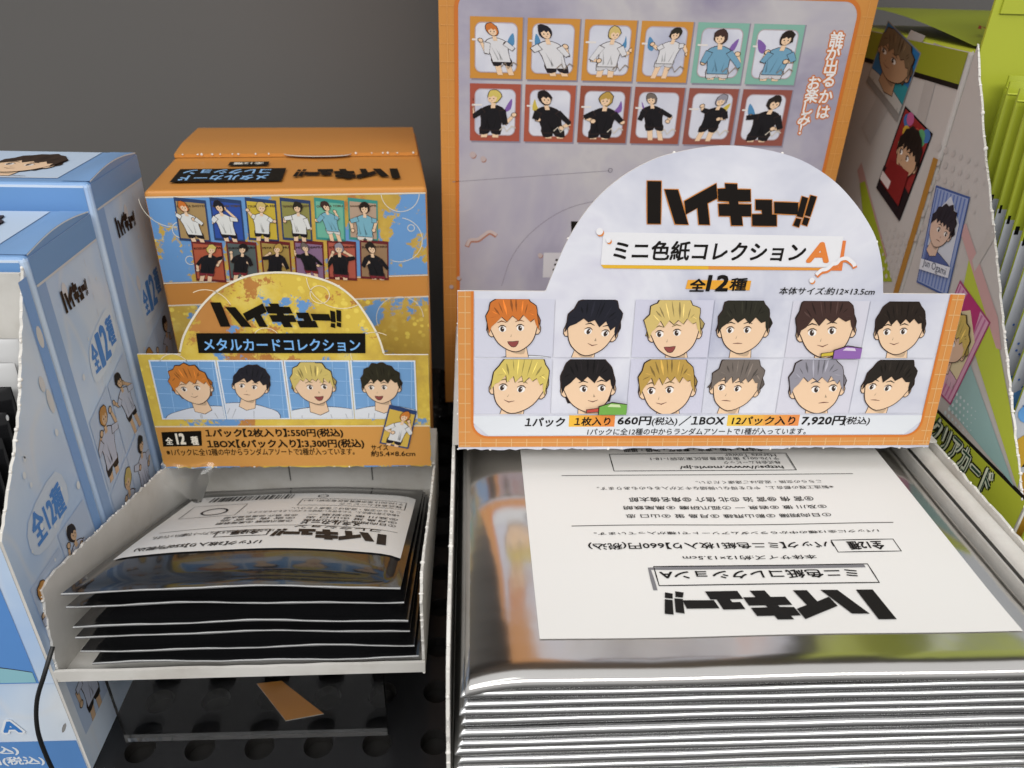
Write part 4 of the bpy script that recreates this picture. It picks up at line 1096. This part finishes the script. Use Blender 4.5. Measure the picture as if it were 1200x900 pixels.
for (y0, y1, lab, sd, top) in ((17.75, 21.45, 'closed pale blue box standing between the open blue box and another', 3, -6.75),
                          (21.65, 25.3, 'rearmost pale blue box, closed, beside the orange box', 9, -6.05)):
    t = thing('card_box', lab, 'box', (-15, (y0+y1)/2, FLOOR), 'closed pale blue boxes in a row on the left')
    bevel_box((-20.0, y0, FLOOR+.01), (1, 0, 0), (0, 1, 0), 9.5, y1-y0, top-FLOOR, .13, water_paper(), M_blue).build('carton', t)
    pr = Print(BR, .012); blue_side(pr, y0+.1, y1-.1, sd, top); pr.build('printed_side', t)
    pr = Print(Frame((0, 0, top), (1, 0, 0), (0, 1, 0)), .025); blue_top(pr, -10.5, y0, y1, sd); pr.build('printed_top', t)
    pr = Print(Frame((0, y0, 0), (1, 0, 0), (0, 0, 1)), .012); pr.rect((-19.9, top-1.0), (-10.65, top-.12), '#6b97cb', .5); pr.rect((-19.9, top-.12), (-10.65, top-.06), '#cfdcec', .6)
    pr.build('printed_front', t)
    mb = MB()   # tuck flap bowed above the side edge
    mb.grid(lambda y, s: (-10.52-.75*s, y, top+.03+.16*math.sin(math.pi*clamp((y-y0-.15)/(y1-y0-.3)))*(1-s)), [y0+.15+(y1-y0-.3)*k/12 for k in range(13)], [0, .3, .65, 1], M_blue, flip=True)
    mb.grid(lambda y, s: (-10.515, y, top-.06+s*(.09+.16*math.sin(math.pi*clamp((y-y0-.15)/(y1-y0-.3))))), [y0+.15+(y1-y0-.3)*k/12 for k in range(13)], [0, 1], M_blue)
    mb.grid(lambda y, s: (-10.505, y, top+.0+s*.035+.16*math.sin(math.pi*clamp((y-y0-.15)/(y1-y0-.3)))), [y0+.15+(y1-y0-.3)*k/12 for k in range(13)], [0, 1], ink('#dfe5ec'))
    mb.build('tuck_flap', t)
# opened blue box
t = thing('display_carton', 'opened pale blue carton with torn right wall and prices on its front', 'display box', (-15, 15.6, FLOOR))
wallp = [(17.74, -6.95), (17.28, -7.48), (16.7, -8.42), (15.84, -9.78), (14.81, -10.89), (13.78, -11.98)]
wallp = [(min(17.6, max(13.75, a)), b) for a, b in wallp]; wallp[-1] = (13.75, wallp[-1][1])
edge = []
for p, q in zip(wallp, wallp[1:]): edge += jag(p, q, .18, .03, rng)
edge += [wallp[-1]]
mb = MB(); mb.prism(BR, [(17.62, FLOOR+.02), (17.62, wallp[0][1])]+edge+[(13.75, FLOOR+.02)], .07, water_paper())
for p, q in zip(wallp, wallp[1:]): mb.tufts(BR, p, q, .3, .06, -.03, rng.randint(0, 99))
mb.build('carton_side', t)
pr = Print(BR)
pr.rect((17.2, -20.2), (17.58, wallp[0][1]-.2), '#7fa6da', 1)
for (a, b), rx_, ry_ in (((17.39, -8.65), .12, .3), ((16.89, -9.69), .11, .22), ((17.01, -10.25), .12, .35), ((13.93, -16.58), .22, .2), ((13.35, -17.92), .12, .1)):
    pr.poly(ellipse(a, b, rx_, ry_, 12), '#d4d2d0', 2)
rg = random.Random(61)
for k in range(22):
    a = 14.2+rg.random()*2.9; b = -9.5-rg.random()*10; e_ = rg.uniform(.03, .09)
    if b < -11.8-(a-17)*1.5 or a > 16: pr.poly(ellipse(a, b, e_, e_*1.4, 10), '#dde2e6', 3.5)
p, q = (14.75, -13.1), (16.3, -12.15)
pr.poly(smooth([(p[0]-.2, p[1]), (p[0], q[1]-.1), (q[0], q[1]+.25), (q[0]+.2, p[1]+.2), (p[0]+.6, p[1]-.25)], 3, True), '#c9d5e4', 1.5)
pr.text('全12種', p, q, '#4b86cc', 3, .03)
for k, (p, q) in enumerate((((14.0, -16.3), (15.5, -13.7)), ((15.6, -15.9), (17.1, -13.4)), ((14.0, -19.1), (15.5, -16.5)), ((15.6, -18.6), (17.1, -16.1)))):
    pr.rect(p, q, '#b4c4dc', 1)
    figure(pr, rectmap(p, q), .65, ['#b8823a', '#262428', '#b9a562', '#2a2822'][k], '#b9bfd0', '#2a2726', 200+k, 1.5, '#cfae8c')
pr.build('printed_side', t)
mb = MB(); mb.prism(BF, [(-20, FLOOR+.02), (-10.58, FLOOR+.02), (-10.58, -12.0), (-20, -12.0)], .07, water_paper()); mb.build('carton_front', t)
pr = Print(BF)
x1 = -10.6
pr.rect((-19.9, (-10.86, -16.67)[1]), (-10.95, -12.3), '#5c8fcf', .5)
bust(pr, rectmap((-14.2, (-10.86, -16.67)[1]+.05), (-11.0, -12.8)), 1.0, '#3b2a22', '#8fc0cc', 11, None, 1, head=.55, size=1.1)
bust(pr, rectmap((-17.4, (-10.86, -16.67)[1]+.05), (-14.3, -12.8)), 1.0, '#c8792f', '#d5d9e2', 12, None, 1, head=.55, size=1.1)
z = (-10.86, -16.67)[1]
pr.rect((-19.9, z-.04), (x1, z), '#c4d2e4', 1)
a, b = (-12.37, -18.57), (-11.86, -18.1)
pr.text('A', a, b, '#e3e8ee', 2, .16, grow=.08); pr.text('A', a, b, '#3f7cc4', 3, .05)
pr.rect((-19.9, FLOOR+.05), (x1, (-11.48, -18.97)[1]), '#5c8cc8', 1)
pr.text('660円(税込)', ((-12.3, -19.52)[0]-2.4, (-12.3, -19.52)[1]), (-12.19, -19.12), '#dfe5ec', 2, .03)
pr.text('5,280円(税込)', ((-11.75, -19.99)[0]-2.4, (-11.75, -19.99)[1]), (-11.64, -19.58), '#dfe5ec', 2, .03)
pr.build('printed_front', t)
mb = MB(); mb.box((-19.95, 17.5, FLOOR+.02), (-10.58, 17.6, -7.05), M_card); mb.build('carton_back', t)
mb = MB(); mb.box((-20, 13.85, FLOOR+.02), (-19.93, 17.48, -10), M_card); mb.build('carton_side', t)
mb = MB(); mb.box((-19.9, 13.85, FLOOR+.02), (-10.6, 17.48, FLOOR+.12), M_card); mb.build('carton_base', t)
for k in range(7):
    y = 14.35+k*.40; zt_ = -11.0+k*.42
    white = k >= 5
    lab = ('white-edged pack leaning at the back of the open blue carton' if k == 6 else 'white-edged pack just behind the black packs in the blue carton' if k == 5
           else 'black pack in the open blue carton, %s from the front' % ORD[k].replace('topmost', 'first'))
    t2 = thing('film_pack', lab, 'foil pack', (-15.4, y, FLOOR), 'packs standing in the open blue carton')
    mb = MB(); xs = spaced(-19.7, -10.72, 10, .4, 4); zs = spaced(FLOOR+.15, zt_, 10, .5, 4)
    def th(x, z, zt_=zt_): return .02+.10*math.sqrt(clamp(min(x+19.7, -10.72-x)/.6)*clamp(min(z-FLOOR-.15, zt_-z)/.6))
    mt = simple('white_film', '#c9c9c9', .25) if white else M_black
    mb.grid(lambda x, z, y=y: (x, y+.02*math.sin(x*2+y)+(z+12)*.05-th(x, z), z), xs, zs, mt)
    mb.grid(lambda x, z, y=y: (x, y+.02*math.sin(x*2+y)+(z+12)*.05+th(x, z), z), xs, zs, mt, flip=True)
    mb.build('pouch', t2)
# black cord hanging in front of the blue box
def tube(pts, r_, mt, name, label, cat):
    pts3 = []
    k = len(pts)
    for i in range(k-1):
        g = lambda j: pts[min(max(j, 0), k-1)]
        p0, p1, p2, p3 = g(i-1), g(i), g(i+1), g(i+2)
        for s in range(6):
            q = s/6
            pts3.append(tuple(0.5*((2*p1[c])+(-p0[c]+p2[c])*q+(2*p0[c]-5*p1[c]+4*p2[c]-p3[c])*q*q+(-p0[c]+3*p1[c]-3*p2[c]+p3[c])*q**3) for c in range(3)))
    pts3.append(pts[-1]); mb = MB(); V = []
    for i, p in enumerate(pts3):
        d = Vector(pts3[min(i+1, len(pts3)-1)])-Vector(pts3[max(i-1, 0)]); d.normalize()
        a = d.cross(Vector((0, 1, .2))); a.normalize(); b = d.cross(a)
        for j in range(8):
            V.append(tuple(Vector(p)+a*r_*math.cos(j*math.pi/4)+b*r_*math.sin(j*math.pi/4)))
    mb.mesh(V, [(i*8+j, i*8+(j+1) % 8, (i+1)*8+(j+1) % 8, (i+1)*8+j) for i in range(len(pts3)-1) for j in range(8)], mt, True)
    tag(mb.build(name), label, cat)
tube([(-10.09, 13.5, -15.09),(-10.23, 13.1, -15.58),(-10.59, 13.0, -16.43),(-10.86, 13.0, -17.49),(-11.01, 13.1, -18.66),(-11.07, 13.2, -19.9)], .055, M_cord, 'cord', 'thin black cord hanging in front of the open blue carton', 'cord')

# ------------------------------------------------------------------ lime boxes on the right
X = 15.0
t = thing('card_box', 'closed grey and lime box behind the open lime carton on the right', 'box', (19.5, 28, -17.2))
mb = bevel_box((X, 24.15, -17.18), (1, 0, 0), (0, 1, 0), 9.0, 8.3, 17.18-2.35, .16, M_grey, M_lime); mb.build('carton', t)
pr = Print(GR)
pr.rect((-32.3, -3.35), (-24.3, -2.45), '#8f9628', 1.6); pr.rect((-32.3, -3.5), (-24.3, -3.35), '#191615', 1.6)
for p in ([(-27.94, -2.15), (-26.93, -2.24), (-28.72, -6.16), (-29.69, -5.73)], [(-26.32, -2.38), (-25.62, -2.44), (-25.46, -6.28), (-26.02, -6.13)]): pr.poly(p, '#b0aaa6', 1)
pr.poly([(-29.2, -7.23), (-29.04, -6.87), (-25.54, -9.35), (-25.93, -9.82)], '#b48e88', 1)
pr.poly([(-28.76, -7.61), (-28.43, -7.42), (-24.77, -10.02), (-26.18, -10.59)], '#9aa62c', 1.2)
pr.rect((-24.5, -16.0), (-24.2, -5.6), '#a8772e', 1.8)
for i in range(7):
    for j in range(6):
        a, b = (-26.12, -8.34); pr.poly(ellipse(a+i*.3, b-j*.3-(i % 2)*.15, .05+.012*i, .05+.012*i, 8), '#bcb5b0', 1.5)
pr.build('printed_side', t)
pr = Print(GR); f = quadmap((-29.61, -2.05), (-26.95, -2.79), (-27.28, -4.99), (-30.11, -4.11))
pr.poly([f(*k) for k in ((-.02,-.02),(1.02,-.02),(1.02,1.02),(-.02,1.02))], '#8d8884', 2); pr.poly([f(*k) for k in ((0,.1),(1,.1),(1,1),(0,1))], '#2a6ea4', 2.5)
pr.poly([f(*k) for k in ((.4,.1),(1,.1),(1,.5),(.5,.45))], '#2f8a94', 3)
bust(pr, quadmap(f(0, 1), f(1, 1), f(1, .1), f(0, .1)), .7, '#6d5a44', '#b8b4ae', 301, None, 3, '#b08a6a', head=.6, size=1.3); pr.build('picture_tile', t)
pr = Print(GR); f = quadmap((-27.0, -4.45), (-24.9, -4.95), (-25.36, -8.0), (-27.45, -7.41))
pr.poly([f(*k) for k in ((0,0),(1,0),(1,1),(0,1))], '#201a1c', 2); pr.poly([f(*k) for k in ((.04,.12),(.96,.12),(.96,.98),(.04,.98))], '#8c2a2a', 2.5)
for k in range(9):
    rg = random.Random(k); pr.poly([f(*z) for z in clip01(ellipse(rg.uniform(.1, .9), rg.uniform(.6, .95), .12, .07, 10))], rg.choice(['#3e6ea8', '#b85a8a', '#c8a03a', '#5a9a6a', '#b04a3a']), 2.7+.1*k)
bust(pr, f, .62, '#221c1a', '#231c20', 302, None, 4, '#c09a7a', head=.62, size=.85)
pr.poly([f(*k) for k in ((.1,.12),(.85,.12),(.8,.5),(.15,.42))], '#7e2022', 11); pr.poly([f(*k) for k in ((.05,.14),(.4,.14),(.4,.24),(.05,.24))], '#d8c8c4', 12)
pr.build('picture_tile', t)
mb = MB()   # lifted lid flap and its edge
LF = [(-50.2, 94.36)] if False else None
mb.grid(lambda a, s: (X+.1+a*8.6, 24.3+s*7.8, -2.28+.55*math.sin(s*math.pi*.55)+.02), [k/6 for k in range(7)], [k/10 for k in range(11)], simple('lime_dark_card', '#8f9a20', .45))
mb.build('lid_flap', t)
pr = Print(Frame((X+.6, 25.2, -2.05), (1, 0, 0), (0, 1, .2)), .12)
rg = random.Random(2)
for k in range(7): pr.line([(.2+.33*k, rg.uniform(0, .25)), (.4+.33*k, rg.uniform(.25, .6)), (.5+.33*k, rg.uniform(0, .3))], .10, '#8a2a1c', 1)
pr.build('title_lettering', t)

t = thing('display_carton', 'open lime carton with torn grey side wall at the right edge', 'display box', (19.5, 19.8, -17.2))
wl = [(-24.02, -2.19), (-23.3, -3.23), (-22.39, -4.5), (-21.17, -6.04), (-19.67, -7.93), (-18.16, -9.87), (-16.81, -11.54), (-15.85, -12.7)]
edge = []
for p, q in zip(wl, wl[1:]): edge += jag(p, q, .2, .03, rng)
edge += [wl[-1]]
mb = MB()
a_front = wl[-1][0]
mb.prism(GR, [(-24.0, -17.18), (a_front+.2, -17.18)]+[(a_front+.2, wl[-1][1]-.2)]+edge[::-1]+[(-24.0, wl[0][1])], .07, M_grey)
for p, q in zip(wl, wl[1:]): mb.tufts(GR, p, q, .22, .062, -.03, rng.randint(0, 99))
mb.build('carton_side', t)
pr = Print(GR)
zl = ((-20.48, -12.38)[1]+(-16.5, -12.76)[1])/2
pr.rect((-23.9, -17.1), (a_front+.15, zl-.1), '#b4bd38', .5)
pr.rect((-23.9, zl-.1), (a_front+.15, zl+.02), '#191615', .6)
pr.poly([(-19.61, -10.51), (-16.26, -12.58), (-19.81, -12.22)], '#8fb0ae', 1)
pr.poly([(-21.25, -7.48), (-20.35, -8.21), (-18.83, -9.4), (-17.51, -10.73), (-16.19, -12.23), (-16.13, -12.54), (-19.3, -10.34), (-20.94, -9.06)], '#b3bf3a', 1.2)
pr.poly([(-22.15, -7.12), (-21.84, -6.94), (-19.16, -8.81), (-18.58, -9.55), (-18.79, -9.6)], '#c39a98', 1.5)
pr.poly([(-21.02, -7.8), (-20.66, -6.56), (-20.4, -6.87), (-20.75, -8.05)], '#b9b3ae', 1.6)
for i in range(7):
    for j in range(8):
        a, b = (-25.36, -4.06); rad = .10-.008*j
        pr.poly(ellipse(a+1.0+i*.42+(j % 2)*.2, b-1.2-j*.42, max(.03, .12-.012*i), max(.03, .12-.012*i), 8), '#b9b2ae', 1.1)
for i in range(7):
    for j in range(5):
        a, b = (-19.85, -11.63); pr.poly(ellipse(a+i*.2+(j % 2)*.1, b-j*.2, .07-.008*i, .07-.008*i, 8), '#c2ced0', 1.9)
pr.build('printed_side', t)
pr = Print(GR)
p, q = (-20.23, -12.71), (-17.01, -13.59)
for l, bo, col in ((1, .11, '#22241a'), (2, .05, '#dfe3d0'), (3, -.005, '#2e4a3c')):
    pr.text('クリアカード', p, q, col, l, bo, grow=(.05 if l == 1 else 0))
pr.build('title_lettering', t)
pr = Print(GR); f = quadmap((-23.89, -6.34), (-22.04, -6.19), (-21.57, -9.23), (-23.35, -9.46))
pr.poly([f(*k) for k in ((0,0),(1,0),(1,1),(0,1))], '#34508e', 3); pr.poly([f(*k) for k in ((.03,.02),(.97,.02),(.97,.98),(.03,.98))], '#8f9ec4', 3.3)
for k in range(9): pr.poly([f(*z) for z in ((.06+.1*k,.03),(.10+.1*k,.03),(.10+.1*k,.97),(.06+.1*k,.97))], '#5a72b0', 3.6)
pr.poly([f(*k) for k in ((.12,.2),(.88,.2),(.88,.72),(.5,.95),(.12,.72))], '#c9ccd6', 4)
bust(pr, quadmap(f(.12, .92), f(.88, .92), f(.88, .2), f(.12, .2)), .55, '#26222a', '#4a5a90', 303, None, 4.5, '#d4b4a0', head=.55, size=1.0)
pr.poly([f(*k) for k in ((.05,.15),(.95,.19),(.95,.3),(.05,.26))], '#d8dae2', 13)
def along(pr, f, s, c, x0, y0, x1, y1, l, bold=.02):
    vs, fs, gx0, gx1, gy0, gy1 = glyphs(s)
    pr.mesh([pr.P(f(x0+(x-gx0)/(gx1-gx0)*(x1-x0), y0+(y-gy0)/(gy1-gy0)*(y1-y0)), l) for x, y in vs], fs, pr.mt(c))
along(pr, f, 'Jun Ogami', '#2c3350', .14, .18, .86, .28, 14)
pr.build('picture_tile', t)
pr = Print(GR); f = quadmap((-21.25, -8.52), (-19.35, -9.06), (-19.74, -12.09), (-21.5, -12.01))
pr.poly([f(*k) for k in ((0,0),(1,0),(1,1),(0,1))], '#a03a6a', 3); pr.poly([f(*k) for k in ((.03,.02),(.97,.02),(.97,.98),(.03,.98))], '#cf9ab4', 3.3)
for k in range(9): pr.poly([f(*z) for z in ((.06+.1*k,.03),(.10+.1*k,.03),(.10+.1*k,.97),(.06+.1*k,.97))], '#b86a92', 3.6)
pr.poly([f(*k) for k in ((.2,.7),(.8,.7),(.7,1),(.3,1))], '#b02a6c', 3.8)
pr.poly([f(*k) for k in ((.12,.15),(.88,.15),(.88,.72),(.5,.9),(.12,.72))], '#d8c8a0', 4)
bust(pr, quadmap(f(.12, .88), f(.88, .88), f(.88, .15), f(.12, .15)), .55, '#c9ae58', '#c9a0b0', 304, None, 4.5, '#dcb89c', head=.55, size=1.0)
pr.build('picture_tile', t)
mb = MB()
mb.box((X+.1, 23.92, -17.1), (24.5, 24.0, 1.0), M_lime)
mb.box((X+.32, 23.86, -1.35), (X+1.2, 23.915, 2.5), M_lime)
mb.build('carton_back', t)
mb = MB(); mb.box((X+.02, 15.4, -17.18), (24.5, 24.0, -17.1), M_card); mb.build('carton_base', t)
mb = MB(); mb.box((24.5, 15.4, -17.1), (24.57, 24.0, -8), M_lime); mb.build('carton_side', t)
mb = MB(); mb.box((X+.05, 15.35, -17.1), (24.5, 15.42, -13.2), M_lime); mb.build('carton_front', t)
M_limef = simple('lime_film', '#a6b032', .28, spec=.5, bump=(40.0, .25, .001))
M_wfilm = simple('white_film_print', '#b9bcc2', .22, spec=.5, bump=(40.0, .25, .001))
for k in range(11):
    y = 22.9-k*.5; x0 = 15.62-.015*k+(.25 if k == 0 else 0); zt_ = -2.95-.10*k; x1 = 23.8
    t2 = thing('film_pack', '%s lime-topped pack counted from the back of the open lime carton' % ORD[k].replace('topmost', 'first'), 'foil pack', (19.6, y, -17.1), 'lime-topped packs standing in the open lime carton')
    zm = -5.9-.16*k
    def gy(x, z, y=y, k=k): return y+(z+10)*.06+.05*math.sin(x*1.3+k)-.05*math.cos(z*.8)
    fr = lambda x, z, o=0: (x, gy(x, z)-.03-.12*math.sqrt(clamp((x-x0)/.6)*clamp((z+17)/.8)*clamp((zt_-z)/.8))-o, z)
    xs = spaced(x0, x1, 12, .5, 5)
    mb = MB()
    mb.grid(lambda x, s: (x, fr(x, zt_-.35)[1]-.02-.03*s, zt_-.30-.03*s), xs, [0, 1], M_lime)
    mb.grid(lambda x, z: fr(x, z), xs, [zm+(zt_-zm)*q/10 for q in range(11)], M_limef)
    mb.grid(lambda x, z: fr(x, z), xs, [-17.0+(zm+17.0)*q/16 for q in range(17)], M_wfilm)
    mb.grid(lambda x, z: (x, gy(x, z)+.03, z), xs, [-17.0+(zt_+17.0)*q/16 for q in range(17)], M_wfilm, flip=True)
    mb.grid(lambda s, z: (x0, gy(x0, z)+.03-.06*s, z), [0, 1], [-17.0+(zt_+17.0)*q/16 for q in range(17)], M_limef)
    mb.grid(lambda x, s: (x, gy(x, zt_)+.03-.06*s, zt_), xs, [0, 1], M_limef)
    mb.build('pouch', t2)
    class PF(Frame):
        def pt(s, a, b, off=0.0): return fr(a, b, .015+off)
    pr = Print(PF((0, y, 0), (1, 0, 0), (0, 0, 1)), 0)
    def gr(p, q, c, l):
        pr.grid(lambda a, b: pr.P((a, b), l), [p[0]+(q[0]-p[0])*i/8 for i in range(9)], [p[1]+(q[1]-p[1])*i/3 for i in range(4)], ink(c, .3))
    gr((x0+.02, zm-.12), (x1-.05, zm+.12), '#141414', 1)
    for q in range(5): pr.poly(ellipse(x0+.55+.09*q, zt_-2.3-.13*q, .09, .05, 8), '#8c3a1c', 1)
    rg = random.Random(k+30)
    pr.poly(ellipse(x0+.7, zm-1.5, .3, .42, 14), '#2a56a8', 1); pr.poly(ellipse(x0+.45, zm-3.6, .4, .35, 14), '#5f98d0', 1)
    for q in range(16): pr.poly(ellipse(x0+rg.uniform(.1, 1.0), zm-rg.uniform(1.5, 3.6), .03, .04, 7), '#3f66a8', 1.5)
    pr.poly(ellipse(x0+.75, zm-4.7, .35, .7, 14), '#191817', 1.5)
    gr((x0+.02, -16.9), (x1-.05, zm-5.6), '#b98a2c', 1)
    pr.poly(ellipse(x0+.5, zm-4.9, .3, .6, 14), '#c29a34', 2)
    for q in range(10): pr.poly(ellipse(x0+rg.uniform(.2, 1.4), zm-rg.uniform(5.8, 8.2), rg.uniform(.1, .22), rg.uniform(.1, .2), 9), rg.choice(['#b06a2c', '#c8a03c', '#a8742c']), 2+.05*q)
    pr.build('printed_front', t2)
